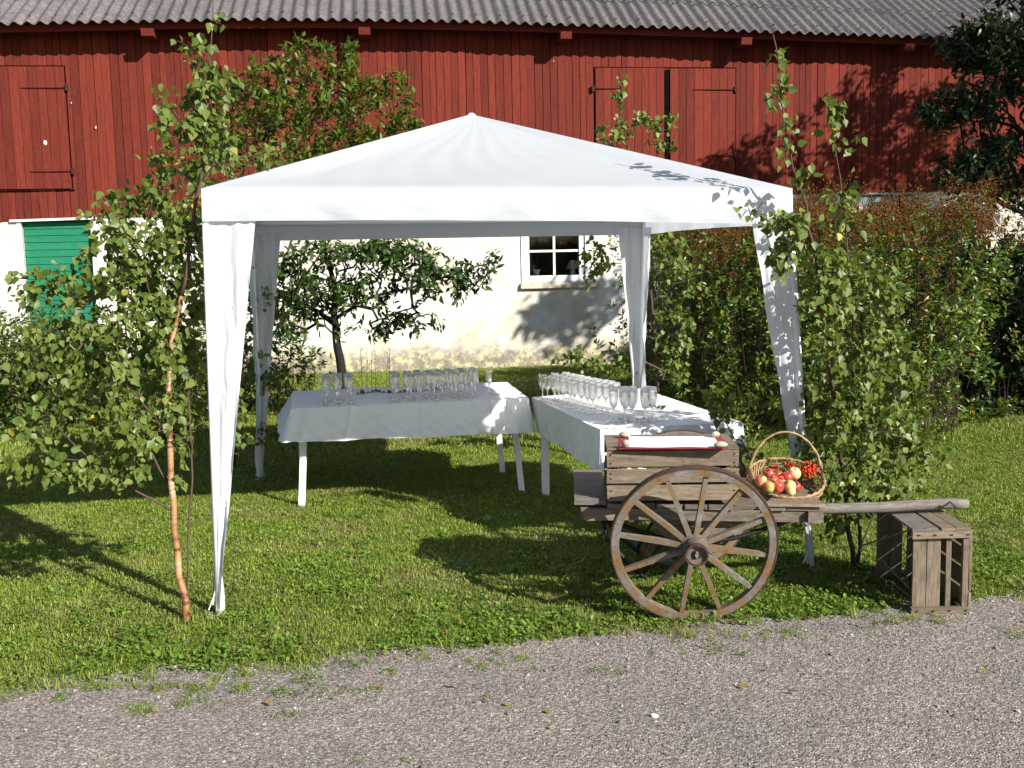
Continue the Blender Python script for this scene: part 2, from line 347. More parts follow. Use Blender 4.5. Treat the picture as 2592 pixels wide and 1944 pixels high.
def m_apple(name, c1, c2):
    m, nt, b = newmat(name); v = coords(nt); n1 = noise(nt, v, 7 * 3, 3, .5, .5)
    nt.links.new(ramp(nt, n1, [(.4, c1), (.62, c2)]), b.inputs[0]); b.inputs['Roughness'].default_value = .3; b.inputs['Subsurface Weight'].default_value = .0; return m
M_APR = m_apple('red_apple', (.36, .025, .02), (.55, .12, .07)); M_APP = m_apple('pink_apple', (.55, .13, .08), (.6, .42, .2)); M_APY = m_apple('yellow_apple', (.62, .42, .16), (.66, .52, .26)); M_APG = m_apple('green_red_apple', (.40, .45, .10), (.55, .13, .06))

# ------------------------------------------------------------------ ground
def edge_y(x):                             # where lawn meets gravel
    return float(np.interp(x, [-8, -2.05, -1, .17, 1.45, 2.39, 8], [2.75, 3.90, 4.12, 4.36, 4.56, 4.78, 5.7]))
mb = MB(); mb.add([(-60, -40, 0), (60, -40, 0), (60, 60, 0), (-60, 60, 0)], [(0, 1, 2, 3)])
build(mb, 'ground', M_SOIL).__setitem__('kind', 'structure')
mb = MB(); xs = np.arange(-12, 12.01, .05)
V = []
for i, x in enumerate(xs):
    w = .05 * math.sin(x * 7.3) + .035 * math.sin(x * 17 + 1) + .02 * math.sin(x * 41)
    V += [(x, -14, .004), (x, edge_y(x) + .03 + w, .004)]
mb.add(V, [(2 * i, 2 * i + 2, 2 * i + 3, 2 * i + 1) for i in range(len(xs) - 1)])
build(mb, 'gravel_path', M_GRAVEL)['kind'] = 'structure'

# ------------------------------------------------------------------ scatter with geometry nodes (ground cover only)
def scatter(name, pts, scl, proto, kind='stuff', label=None, cat=None, tilt=.15):
    n = len(pts); me = bpy.data.meshes.new(name); me.vertices.add(n); me.vertices.foreach_set('co', np.asarray(pts, np.float32).ravel())
    a = me.attributes.new('scl', 'FLOAT', 'POINT'); a.data.foreach_set('value', np.asarray(scl, np.float32))
    rs = np.random.RandomState(len(name) + n); rot = np.stack([rs.uniform(-tilt, tilt, n), rs.uniform(-tilt, tilt, n), rs.uniform(0, 6.283, n)], 1)
    a = me.attributes.new('rot', 'FLOAT_VECTOR', 'POINT'); a.data.foreach_set('vector', rot.astype(np.float32).ravel())
    o = link(name, me, (0, 0, 0)); tag(o, label, cat, kind=kind)
    ng = bpy.data.node_groups.new(name, 'GeometryNodeTree'); ng.interface.new_socket('Geometry', in_out='INPUT', socket_type='NodeSocketGeometry'); ng.interface.new_socket('Geometry', in_out='OUTPUT', socket_type='NodeSocketGeometry')
    gi = ng.nodes.new('NodeGroupInput'); go = ng.nodes.new('NodeGroupOutput'); ip = ng.nodes.new('GeometryNodeInstanceOnPoints'); m2p = ng.nodes.new('GeometryNodeMeshToPoints')
    ng.links.new(gi.outputs[0], m2p.inputs[0]); ng.links.new(m2p.outputs[0], ip.inputs['Points'])
    j = ng.nodes.new('GeometryNodeJoinGeometry') if False else None
    gti = ng.nodes.new('GeometryNodeGeometryToInstance')
    for pr in proto:
        oi = ng.nodes.new('GeometryNodeObjectInfo'); oi.inputs['Object'].default_value = pr; oi.inputs['As Instance'].default_value = False
        ng.links.new(oi.outputs['Geometry'], gti.inputs[0])
    ng.links.new(gti.outputs[0], ip.inputs['Instance']); ip.inputs['Pick Instance'].default_value = True
    s = ng.nodes.new('GeometryNodeInputNamedAttribute'); s.data_type = 'FLOAT'; s.inputs[0].default_value = 'scl'
    r = ng.nodes.new('GeometryNodeInputNamedAttribute'); r.data_type = 'FLOAT_VECTOR'; r.inputs[0].default_value = 'rot'
    ng.links.new(s.outputs[0], ip.inputs['Scale']); ng.links.new(r.outputs[0], ip.inputs['Rotation']); ng.links.new(ip.outputs[0], go.inputs[0])
    md = o.modifiers.new('scatter', 'NODES'); md.node_group = ng; return o

def blades(name, n, rad, h0, h1, w, mat, seed, lean=.5):
    rs = np.random.RandomState(seed); a = rs.uniform(0, 6.283, n); r = rad * np.sqrt(rs.uniform(0, 1, n)); base = np.stack([r * np.cos(a), r * np.sin(a), np.zeros(n)], 1)
    h = rs.uniform(h0, h1, n); la = rs.uniform(0, 6.283, n); le = rs.uniform(.1, lean, n) * 1.6; d = np.stack([np.cos(la), np.sin(la), np.zeros(n)], 1); sd = np.stack([-np.sin(la + rs.uniform(-1, 1, n)), np.cos(la), np.zeros(n)], 1)
    up = np.array([0, 0, 1.]); ww = w * rs.uniform(.7, 1.4, n)[:, None]
    m = base + d * (h * le * .3)[:, None] + up * (h * .55)[:, None]; t = base + d * (h * le)[:, None] + up * (h * (1 - .35 * le))[:, None]
    V = np.stack([base - sd * ww / 2, base + sd * ww / 2, m - sd * ww * .4, m + sd * ww * .4, t], 1).reshape(-1, 3)
    T = (np.arange(n)[:, None, None] * 5 + np.array([[0, 1, 3], [0, 3, 2], [2, 3, 4]])[None]).reshape(-1, 3)
    tint = np.repeat(rs.uniform(0, 1, n), 5)
    return V, T, tint
def rosette(n, rad, seed, L0=.015, L1=.028):
    rs = np.random.RandomState(seed); Vs = []; Ts = []; tt = []
    tv = np.array([[0, 0, 0], [-.3, .45, .03], [.3, .45, .03], [-.26, .8, 0], [.26, .8, 0], [0, 1, -.06], [0, .5, -.04]])
    tf = np.array([[0, 6, 1], [0, 2, 6], [1, 6, 3], [6, 2, 4], [3, 6, 5], [6, 4, 5]])
    for i in range(n):
        a = rs.uniform(0, 6.283); r = rad * math.sqrt(rs.uniform(0, 1)); L = rs.uniform(L0, L1); az = rs.uniform(0, 6.283); el = rs.uniform(.0, .9)
        M = Matrix.Rotation(az, 3, 'Z') @ Matrix.Rotation(el, 3, 'X') @ Matrix.Rotation(rs.uniform(-.5, .5), 3, 'Y')
        Vs.append((tv * L) @ np.array(M).T + [r * math.cos(a), r * math.sin(a), rs.uniform(.006, .025)]); Ts.append(tf + 7 * i); tt += [rs.uniform(0, 1)] * 7
    return np.concatenate(Vs), np.concatenate(Ts), np.array(tt)
HID = bpy.data.collections.new('prototypes')       # scatter sources: real geometry, only used through the scatter
def proto(name, V, T, tint, mat, sm=False):
    me = bpy.data.meshes.new(name); me.vertices.add(len(V)); me.vertices.foreach_set('co', V.astype(np.float32).ravel()); m = len(T)
    me.loops.add(m * 3); me.loops.foreach_set('vertex_index', T.astype(np.int32).ravel()); me.polygons.add(m); me.polygons.foreach_set('loop_start', np.arange(0, m * 3, 3, dtype=np.int32))
    me.polygons.foreach_set('use_smooth', np.full(m, sm)); me.update(calc_edges=True); me.materials.append(mat)
    a = me.attributes.new('tint', 'FLOAT', 'POINT'); a.data.foreach_set('value', tint.astype(np.float32))
    return bpy.data.objects.new(name, me)
tufts = [proto('turf_clump', *blades('b', 64, .085, .010, .026, .004, None, k), M_GRASS) for k in range(4)]
tuftsF = [proto('turf_clump_far', *blades('b', 60, .15, .02, .05, .006, None, 10 + k), M_GRASS) for k in range(3)]
longs = [proto('long_grass_clump', *blades('b', 26, .05, .04, .10, .004, None, 20 + k, .9), M_GRASS) for k in range(3)]
weeds = [proto('weed_rosette', *rosette(26, .07, 30 + k), L_WEED) for k in range(4)]
rs = np.random.RandomState(3)
def inview(p, m=.6): return (np.abs(p[:, 0]) < p[:, 1] * .53 + m)
def field(n, x0, x1, y0, y1):
    p = np.stack([rs.uniform(x0, x1, n), rs.uniform(y0, y1, n), np.full(n, .0)], 1); return p
wall_y = lambda x: (BDIST - BN[0] * x) / BN[1]
p = field(26000, -6, 6, 3.4, 9); p = p[inview(p)]; e = np.array([edge_y(x) for x in p[:, 0]])
p = p[(p[:, 1] > e + .03 + .05 * np.sin(p[:, 0] * 9) + .04 * np.sin(p[:, 0] * 23 + 1) + rs.uniform(-.06, .16, len(p)))]
scatter('lawn', p, rs.uniform(.7, 1.25, len(p)), tufts, label='short mown green lawn with dry straw patches', cat='grass')
p = field(34000, -10, 12, 8.9, 17.5); p = p[inview(p, 1.2) & (p[:, 1] < wall_y(p[:, 0]) - .05)]
scatter('far_lawn', p, rs.uniform(.7, 1.25, len(p)), tuftsF, label='lawn behind the tent running up to the barn wall', cat='grass')
p = field(3000, -4, 4.5, 3.2, 6); e = np.array([edge_y(x) for x in p[:, 0]]); dd = p[:, 1] - e; p = p[(dd > -.06) & (rs.uniform(0, 1, len(p)) < np.exp(-np.abs(dd) / .5))]
scatter('verge_grass', p, rs.uniform(.35, .8, len(p)), longs, label='longer ragged grass along the gravel edge', cat='grass', tilt=.4)
p = field(26000, -4, 4.5, 3.2, 9); e = np.array([edge_y(x) for x in p[:, 0]]); dd = p[:, 1] - e
clump = 1.15 * np.sin(p[:, 0] * 3.1 + 1.3) * np.sin(p[:, 1] * 4.7 + p[:, 0]) + .6 * np.sin(p[:, 0] * 11) * np.sin(p[:, 1] * 9)
p = p[(dd > -.02) & (rs.uniform(0, 1, len(p)) < np.exp(-np.abs(dd) / .55) * (.55 + .45 * clump) + .06)]
scatter('clover_patches', p, rs.uniform(.6, 1.15, len(p)), weeds, label='clover and broad leaved weeds along the lawn edge', cat='weeds')
# stray sprouts on the gravel
sp_ = []
for vx, vy, nn, sg in [(130, 1518, 5, .02), (665, 1478, 16, .05), (735, 1455, 10, .05), (770, 1440, 8, .05), (790, 1500, 5, .03), (640, 1505, 5, .02), (600, 1545, 3, .015), (585, 1500, 4, .02), (1310, 1455, 5, .02), (1530, 1395, 12, .08), (1700, 1370, 10, .05), (2185, 1360, 10, .08), (1890, 1345, 14, .08), (400, 1468, 22, .09), (1090, 1432, 7, .1), (880, 1690 - 45, 1, .004), (765, 1652, 2, .008)]:
    c = G(vx, vy)
    for k in range(max(1, nn * 2 // 3)): sp_.append([c[0] + rs.normal(0, sg * 1.5), c[1] + rs.normal(0, sg), .004])
scatter('gravel_weeds', np.array(sp_), rs.uniform(.25, .55, len(sp_)), weeds, label='small weed sprouts growing in the gravel', cat='weeds')
p = np.array([[c[0] + rs.normal(0, .09), c[1] + rs.normal(0, .03), .003] for c in [G(v, u) for v, u in [(20, 1500), (170, 1490), (260, 1487), (400, 1500), (470, 1495), (380, 1530), (520, 1462), (860, 1425), (1080, 1430), (1500, 1375), (1640, 1372), (2000, 1340)]] for k in range(9)])
scatter('dry_grass_wisps', p, rs.uniform(.25, .6, len(p)), longs, label='thin dry grass wisps on the gravel margin', cat='grass', tilt=.9)
def pebble(seed):
    r = np.random.RandomState(seed); import bmesh
    bm = bmesh.new(); bmesh.ops.create_icosphere(bm, subdivisions=1, radius=1); V = np.array([v.co[:] for v in bm.verts]); T = np.array([[v.index for v in f.verts] for f in bm.faces]); bm.free()
    V *= r.uniform(.75, 1.2, (len(V), 1)); V *= [1, .8, .55]; return V, T, np.zeros(len(V))
pebs = [proto('pebble', *pebble(k), M_PEB) for k in range(5)]
n = 60000; p = np.stack([rs.uniform(-3.4, 4.6, n), rs.uniform(2.2, 5.4, n), np.full(n, .005)], 1); e = np.array([edge_y(x) for x in p[:, 0]])
p = p[(p[:, 1] < e + .08) & inview(p, .5)]; s = np.exp(rs.normal(math.log(.0026), .42, len(p))); s = np.clip(s, .0012, .011)
edge_near = np.exp(-(np.array([edge_y(x) for x in p[:, 0]]) - p[:, 1]) / .35); s *= (1 + .5 * edge_near)
scatter('gravel', p, s, pebs, label='loose grey and pink gravel chippings', cat='gravel', tilt=.5)

# fallen leaves lying on lawn and gravel
tv_, tf_ = np.array([[0, 0, 0], [-.3, .3, .06], [.3, .3, .06], [-.22, .7, .02], [.22, .7, .02], [0, 1, .05]]), np.array([[0, 2, 1], [1, 2, 4], [1, 4, 3], [3, 4, 5]])
L_FALL = leafmat('fallen_leaf', [(0, (.30, .24, .04)), (.4, (.22, .12, .03)), (.7, (.16, .17, .04)), (1, (.34, .15, .05))], .1, .6, .2)
fl_ = [proto('fallen_leaf', tv_ * .035, tf_, np.full(6, k / 3.0), L_FALL) for k in range(3)]
p = field(170, -3.5, 4, 3.2, 8.5); p = p[inview(p, .2)]; p[:, 2] = [.012 if q[1] < edge_y(q[0]) else .03 for q in p]
scatter('fallen_leaves', p, rs.uniform(.5, 1.2, len(p)), fl_, label='a few fallen yellow and brown leaves on lawn and gravel', cat='leaves', tilt=.5)
big = field(90, -3, 4, 3.0, 4.9); big = big[(big[:, 1] < np.array([edge_y(x) for x in big[:, 0]]) + .1) & inview(big, .2)]; big[:, 2] = .006
scatter('larger_stones', big, rs.uniform(.008, .019, len(big)), pebs, label='scattered larger stones lying on the gravel', cat='gravel', tilt=.6)

# ------------------------------------------------------------------ barn
barn = empty('barn', W(2, 0, 0), 'long red boarded barn with whitewashed ground floor and corrugated grey roof', 'barn')
S0, S1 = -12.0, 13.5
def bnd(s): return float(np.interp(s, [-12, -5.6, 6.4, 14], [2.36, 2.475, 2.715, 2.73]))
def eave(s): return float(np.interp(s, [-12, -5.25, -2.5, -.8, 1.2, 4, 6.2, 9.2, 14], [5.08, 5.165, 5.24, 5.255, 5.24, 5.18, 5.115, 5.03, 4.95]))
TR = math.tan(R(32)); OH = .5
# plaster wall with openings (cells around door and windows)
holes = [(-5.37, -4.38, 0.0, 2.44), (2.14, 3.12, 1.36, 2.26), (7.72, 8.6, 1.25, 2.645)]
mb = MB(); sx = sorted({S0, S1} | {h[0] for h in holes} | {h[1] for h in holes})
ss = [];
for a, b in zip(sx[:-1], sx[1:]): ss += list(np.linspace(a, b, max(1, int((b - a) / 1.0)) + 1)[:-1])
ss.append(S1)
for a, b in zip(ss[:-1], ss[1:]):
    m_ = (a + b) / 2; hs = [h for h in holes if h[0] - 1e-6 <= m_ <= h[1] + 1e-6]
    segs = [(0 - .05, None)] if not hs else [(-.05, hs[0][2]), (hs[0][3], None)]
    for z0, z1 in segs:
        za = z1 if z1 is not None else bnd(a); zb = z1 if z1 is not None else bnd(b)
        if max(za, zb) - z0 < .01: continue
        mb.hexa([W(a, 0, z0), W(b, 0, z0), W(b, -.35, z0), W(a, -.35, z0), W(a, 0, za), W(b, 0, zb), W(b, -.35, zb), W(a, -.35, za)])
build(mb, 'plaster_wall', M_PLAST, barn)
# red boards, one by one
s = S0; k = 0
gapz = lambda s: eave(s) + OH * TR - .075
while s < S1 - .05:
    w = rnd.uniform(.105, .13); w = w if rnd.random() > .15 else rnd.uniform(.09, .1)
    o = .028 + rnd.uniform(-.003, .004); g = rnd.uniform(.005, .010)
    a, b = s + g / 2, s + w - g / 2; z0 = bnd(s) - .035 + rnd.uniform(-.006, .006); z1 = gapz(s)
    mb = MB(); lean = rnd.uniform(-.004, .004)
    mb.hexa([W(a, o, z0), W(b, o, z0), W(b, .003, z0), W(a, .003, z0), W(a + lean, o, z1), W(b + lean, o, z1), W(b + lean, .003, z1), W(a + lean, .003, z1)])
    build(mb, 'board', M_RED, barn); s += w
mb = MB(); mb.hexa([W(S0, -.001, bnd(S0)), W(S1, -.001, bnd(S1)), W(S1, -.2, bnd(S1)), W(S0, -.2, bnd(S0)), W(S0, -.001, gapz(S0)), W(S1, -.001, gapz(S1)), W(S1, -.2, gapz(S1)), W(S0, -.2, gapz(S0))])
build(mb, 'wall_backing', M_GAP, barn)
# hatches
def hatch(s0, s1, z0, z1, hinges, o=.055, warp=0, miss=None):
    h = None; s = s0; n = round((s1 - s0) / .125); ws = [(s1 - s0) / n * (1 + rnd.uniform(-.08, .08)) for _ in range(n)]; ws = [w * (s1 - s0) / sum(ws) for w in ws]
    hb = MB(); hb.hexa([W(s0 + .02, o - .022, z0 + .02), W(s1 - .02, o - .022, z0 + .02), W(s1 - .02, .033, z0 + .02), W(s0 + .02, .033, z0 + .02), W(s0 + .02, o - .022, z1 - .02), W(s1 - .02, o - .022, z1 - .02), W(s1 - .02, .033, z1 - .02), W(s0 + .02, .033, z1 - .02)])
    h = build(hb, 'hatch', M_RED, barn)
    for w in ws:
        mb = MB(); a, b = s + .003, s + w - .003; oo = o + rnd.uniform(-.002, .003)
        mb.hexa([W(a, oo, z0), W(b, oo, z0), W(b, oo - .021, z0), W(a, oo - .021, z0), W(a, oo, z1), W(b, oo, z1), W(b, oo - .021, z1), W(a, oo - .021, z1)])
        build(mb, 'board', M_RED, h); s += w
    for (ha, hb_, z) in hinges:
        mb = MB(); mb.bar(W(ha, o + .008, z), W(hb_, o + .008, z), .010, .018, BN, h2=.034)
        c = W(hb_, o + .012, z); mb.box(lambda x, y, zz: c + BD * x + BN * y + np.array([0, 0, zz]), (-.022, -.02, -.045), (.022, .012, .045))
        mb.tube([W(hb_, o + .02, z - .05), W(hb_, o + .02, z + .05)], .012, 8)
        build(mb, 'hinge', M_HINGE, h)
    return h
hatch(-5.64, -4.60, 2.90, 4.655, [(-5.21, -4.57, 4.352), (-5.16, -4.56, 3.149)])
hatch(3.31, 4.405, 2.85, 4.65, [(3.72, 3.27, 4.336), (3.7, 3.27, 3.3)])
hatch(4.50, 5.56, 2.85, 4.64, [(4.86, 5.56, 4.317), (5.17, 5.56, 3.294)], o=.06)
# dark frame of left hatch bottom and side
mb = MB(); mb.bar(W(-6.4, .034, 2.865), W(-4.56, .034, 2.875), .012, .03, BN); mb.bar(W(-5.67, .034, 2.87), W(-5.67, .034, 4.66), .012, .03, BN)
build(mb, 'hatch_gap', M_GAP, barn)
mb = MB(); mb.hexa([W(4.415, .040, 2.85), W(4.498, .040, 2.85), W(4.498, .034, 2.85), W(4.415, .034, 2.85), W(4.407, .040, 4.62), W(4.498, .040, 4.63), W(4.498, .034, 4.63), W(4.407, .034, 4.62)])
build(mb, 'hatch_gap', M_GAP, barn)
mb = MB(); mb.bar(W(-6.4, .034, 4.668), W(-4.585, .034, 4.668), .010, .016, BN); mb.bar(W(-4.588, .034, 2.88), W(-4.588, .034, 4.66), .010, .010, BN)
mb.bar(W(3.295, .034, 2.85), W(3.295, .034, 4.66), .010, .018, BN); mb.bar(W(3.29, .034, 4.662), W(5.58, .034, 4.655), .010, .014, BN); mb.bar(W(5.572, .034, 2.85), W(5.572, .034, 4.65), .010, .012, BN)
tag(build(mb, 'hatch_joints', M_GAP, barn), kind='stuff')
def wall_at(vx, vy, o): d = ray(vx, vy); q = CAMP + d * ((BDIST - o - CAMP @ BN) / (d @ BN)); return q @ BD, q[2]
for (vx, vy, r_) in ((98, 308, .045), (154, 222, .014), (207, 275, .02), (1196, 154 / 1.17, .010)):
    sx_, z_ = wall_at(vx, vy, .06); mb = MB(); n_ = 9; ring_ = [(sx_ + r_ * rnd.uniform(.4, 1) * math.cos(k * 6.283 / n_) * .6, z_ + r_ * rnd.uniform(.5, 1.1) * math.sin(k * 6.283 / n_)) for k in range(n_)]
    mb.add([W(a, .062, b) for a, b in ring_] + [W(a, .055, b) for a, b in ring_], [tuple(range(n_))] + [(k, n_ + k, n_ + (k + 1) % n_, (k + 1) % n_) for k in range(n_)]); build(mb, 'white_splash', M_WINP, barn)
# eave boards, beam ends
mb = MB(); es = np.linspace(S0, S1, 40)
for a, b in zip(es[:-1], es[1:]):
    mb.hexa([W(a, OH - .13, eave(a) - .10), W(b, OH - .13, eave(b) - .10), W(b, OH - .16, eave(b) - .10), W(a, OH - .16, eave(a) - .10), W(a, OH - .13, eave(a) + .02), W(b, OH - .13, eave(b) + .02), W(b, OH - .16, eave(b) + .035), W(a, OH - .16, eave(a) + .035)])
build(mb, 'eave_board', M_REDTRIM, barn)
for vx, vy in [(-140, 74), (318, 74), (787, 63), (1223, 70), (1613, 82), (1966, 93), (2330, 110)]:
    d = ray(vx, vy); t = (BDIST - OH + .06 - CAMP @ BN) / (d @ BN); q = CAMP + d * t; sv = q @ BD; z = eave(sv) - .102
    mb = MB(); mb.hexa([W(sv - .085, OH - .06, z - .10), W(sv + .085, OH - .06, z - .10), W(sv + .085, .02, z - .10), W(sv - .085, .02, z - .10), W(sv - .085, OH - .04, z), W(sv + .085, OH - .04, z), W(sv + .085, .02, z), W(sv - .085, .02, z)])
    build(mb, 'beam_end', M_REDTRIM, barn)
# roof sheets
PIT = .177
nc = 6; sw = PIT * nc; rows = 4; sl = 1.25
UP = np.array([0, 0, 1.])
def roofpt(s, t, h):                      # t: distance up slope from the eave, h: height above slope
    ca, sa = math.cos(R(32)), math.sin(R(32)); base = W(s, OH - t * ca, eave(s) + t * sa)
    return base + (BN * -sa * -1 * -1 + UP * ca) * h
s = S0; ci = 0
while s < S1:
    for r_ in range(rows):
        t0 = r_ * sl - (.02 if r_ == 0 else .12) + rnd.uniform(-.012, .012); t1 = (r_ + 1) * sl; lift = .010 * (rows - r_) * 0 + (.011 if r_ % 2 else 0) + (.004 if ci % 2 else 0) + r_ * .006
        mb = MB(); nu = nc * 10
        def top(u, v, e=0): ds = u * (sw + PIT * .35); return roofpt(s + ds, t0 + v * (t1 - t0), .026 * math.cos(ds / PIT * 2 * math.pi) + lift - e)
        mb.grid(lambda u, v: top(u, v), nu, 1); b0 = len(mb.v); mb.grid(lambda u, v: top(u, v, .007), nu, 1)
        mb.add([top(i / nu, 0) for i in range(nu + 1)] + [top(i / nu, 0, .007) for i in range(nu + 1)], [(i, nu + 1 + i, nu + 2 + i, i + 1) for i in range(nu)])
        build(mb, 'roof_sheet', M_ROOF, barn, True)
    s += sw; ci += 1
mb = MB()
for i in range(int((S1 - S0) / (PIT * 2))):
    for t in (.18, .95, 1.42, 2.2, 2.7, 3.4):
        s_ = S0 + i * PIT * 2 + PIT * (0 if (i % 2) else 0)
        if rnd.random() < .8: c = roofpt(s_, t + rnd.uniform(-.02, .02), .038); mb.lathe([(.014, 0), (.012, .012)], c, (0, -.5, .85), 6)
tag(build(mb, 'roof_bolts', M_DARKIRON, barn), kind='stuff')
# far slope of roof and gable closure so the barn is solid
mb = MB(); rt = rows * sl - .05; ca, sa = math.cos(R(32)), math.sin(R(32)); 
mb.hexa([W(S0, OH - rt * ca, eave(S0) + rt * sa - .05), W(S1, OH - rt * ca, eave(S1) + rt * sa - .05), W(S1, OH - 2 * rt * ca, eave(S1) - .05), W(S0, OH - 2 * rt * ca, eave(S0) - .05), W(S0, OH - rt * ca, eave(S0) + rt * sa), W(S1, OH - rt * ca, eave(S1) + rt * sa), W(S1, OH - 2 * rt * ca, eave(S1)), W(S0, OH - 2 * rt * ca, eave(S0))])
build(mb, 'rear_roof', M_ROOF, barn)
# green door
mb = MB(); mb.box(lambda x, y, z: W(x, y, z), (-5.36, -.12, .02), (-4.39, -.09, 2.43)); door = build(mb, 'door', M_GREEN, barn)
z = .02
while z < 2.42:
    h = min(rnd.uniform(.095, .115), 2.43 - z); mb = MB(); oo = rnd.uniform(0, .004)
    mb.hexa([W(-5.36, -.065 + oo, z + .004), W(-4.39, -.065 + oo, z + .004), W(-4.39, -.088, z + .004), W(-5.36, -.088, z + .004), W(-5.36, -.073 + oo, z + h - .004), W(-4.39, -.073 + oo, z + h - .004), W(-4.39, -.088, z + h - .004), W(-5.36, -.088, z + h - .004)])
    build(mb, 'board', M_GREEN, door); z += h
mb = MB(); mb.box(W, (-5.44, -.06, 0), (-5.37, .012, 2.44)); build(mb, 'door_post', M_WINP, barn)
mb = MB(); mb.box(W, (-4.38, -.06, 0), (-4.32, .012, 2.44)); build(mb, 'door_post', M_WINP, barn)
mb = MB(); mb.hexa([W(-5.52, .05, 2.42), W(-4.28, .05, 2.445), W(-4.28, 0, 2.445), W(-5.52, 0, 2.42), W(-5.52, .04, 2.452), W(-4.28, .04, 2.477), W(-4.28, .0, 2.485), W(-5.52, .0, 2.46)]); build(mb, 'door_lintel', M_WINP, barn)
# window
def window(s0, s1, z0, z1, mat, cols_, rows_, nm='window', rec=.045, mw=.034):
    mb = MB(); fw = .095
    mb.box(W, (s0, -rec - .05, z0), (s0 + fw, -rec + .045, z1)); mb.box(W, (s1 - fw, -rec - .05, z0), (s1, -rec + .045, z1))
    mb.box(W, (s0 + fw, -rec - .048, z0), (s1 - fw, -rec + .043, z0 + fw * 1.0)); mb.box(W, (s0 + fw, -rec - .048, z1 - fw), (s1 - fw, -rec + .043, z1))
    w = build(mb, nm, mat, barn)
    a0, a1, b0, b1 = s0 + fw, s1 - fw, z0 + fw, z1 - fw
    for i in range(1, cols_): x = a0 + (a1 - a0) * i / cols_; m = MB(); m.box(W, (x - mw / 2, -rec - .02, b0), (x + mw / 2, -rec + .026, b1)); build(m, 'mullion', mat, w)
    for j in rows_: m = MB(); m.box(W, (a0, -rec - .018, j - mw / 2), (a1, -rec + .024, j + mw / 2)); build(m, 'glazing_bar', mat, w)
    zs = [b0] + list(rows_) + [b1]
    for i in range(cols_):
        for j in range(len(zs) - 1):
            x0 = a0 + (a1 - a0) * i / cols_; x1 = a0 + (a1 - a0) * (i + 1) / cols_; m = MB(); m.box(W, (x0 + .002, -rec - .006, zs[j] + .002), (x1 - .002, -rec - .002, zs[j + 1] - .002)); build(m, 'pane', M_PANE, w)
    return w
window(2.135, 3.125, 1.365, 2.25, M_WINP, 2, [1.855, 2.3 - .12 + .3])if False else window(2.135, 3.125, 1.365, 2.25, M_WINP, 2, [1.845])
mb = MB()
for a, b, o in ((2.10, 2.138, .02), (3.122, 3.20, .03)): mb.box(W, (a, -.04, 1.33), (b, o, 2.28))
build(mb, 'window_casing', M_WINP, barn)
mb = MB(); mb.hexa([W(2.08, .07, 1.262), W(3.34, .07, 1.262), W(3.34, 0, 1.262), W(2.08, 0, 1.262), W(2.08, .055, 1.34), W(3.34, .055, 1.34), W(3.34, -.05, 1.362), W(2.08, -.05, 1.362)]); build(mb, 'window_sill', M_SILL, barn)
window(7.72, 8.6, 1.25, 2.63, M_TEAL, 2, [1.95])
mb = MB(); mb.box(W, (7.6, -.02, 2.655), (8.75, .06, 2.68)); build(mb, 'window_lintel', M_TEAL, barn)
# room behind (dark)
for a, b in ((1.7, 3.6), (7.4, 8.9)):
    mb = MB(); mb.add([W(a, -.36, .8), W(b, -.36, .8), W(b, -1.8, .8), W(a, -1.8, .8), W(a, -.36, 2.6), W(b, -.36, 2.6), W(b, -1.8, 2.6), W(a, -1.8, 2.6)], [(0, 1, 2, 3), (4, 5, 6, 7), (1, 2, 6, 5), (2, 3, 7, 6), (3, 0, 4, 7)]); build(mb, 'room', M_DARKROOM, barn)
mb = MB(); mb.box(W, (2.1, -.36, 1.37), (3.16, -.1, 1.455)); build(mb, 'inner_sill', M_WINP, barn)
# things on the inner sill
c = W(2.955, -.2, 1.457); t = empty('table_lamp', c, 'small table lamp with pleated pale shade on the inner window sill', 'lamp')
build(MB().lathe([(.03, 0), (.055, .03), (.05, .08), (.02, .11), (.012, .13)], c), 'lamp_base', M_CERAM, t, True)
mb = MB(); mb.lathe([(.115 + .0, 0), (.04, .14)], c + [0, 0, .10], n=28, caps=False); build(mb, 'lamp_shade', M_LAMPSH, t)
c = W(2.37, -.2, 1.457); t = empty('flower_pot', c, 'cream flower pot with a thin plant behind the left window pane', 'flower pot')
build(MB().lathe([(.042, 0), (.055, .085), (.06, .09), (.06, .10), (.052, .10), (.048, .07)], c), 'pot', M_POT, t, True)
mb = MB(); mb.tube([c + [0, 0, .08], c + [.008, 0, .2], c + [-.005, 0, .36]], .006, 5); build(mb, 'stem', M_TWIG, t)
c = W(2.275, -.17, 1.457); mb = MB(); mb.lathe([(.03, 0), (.035, .1), (.03, .2), (.015, .26), (.02, .34)], c, n=14); mb.lathe([(.02, 0), (.03, .12), (.014, .2), (.016, .3)], c + [.05, .03, 0], n=12)
tag(build(mb, 'glass_vase', M_GLASS, None, True), 'tall clear glass bottle vase at the left end of the inner window sill', 'vase')

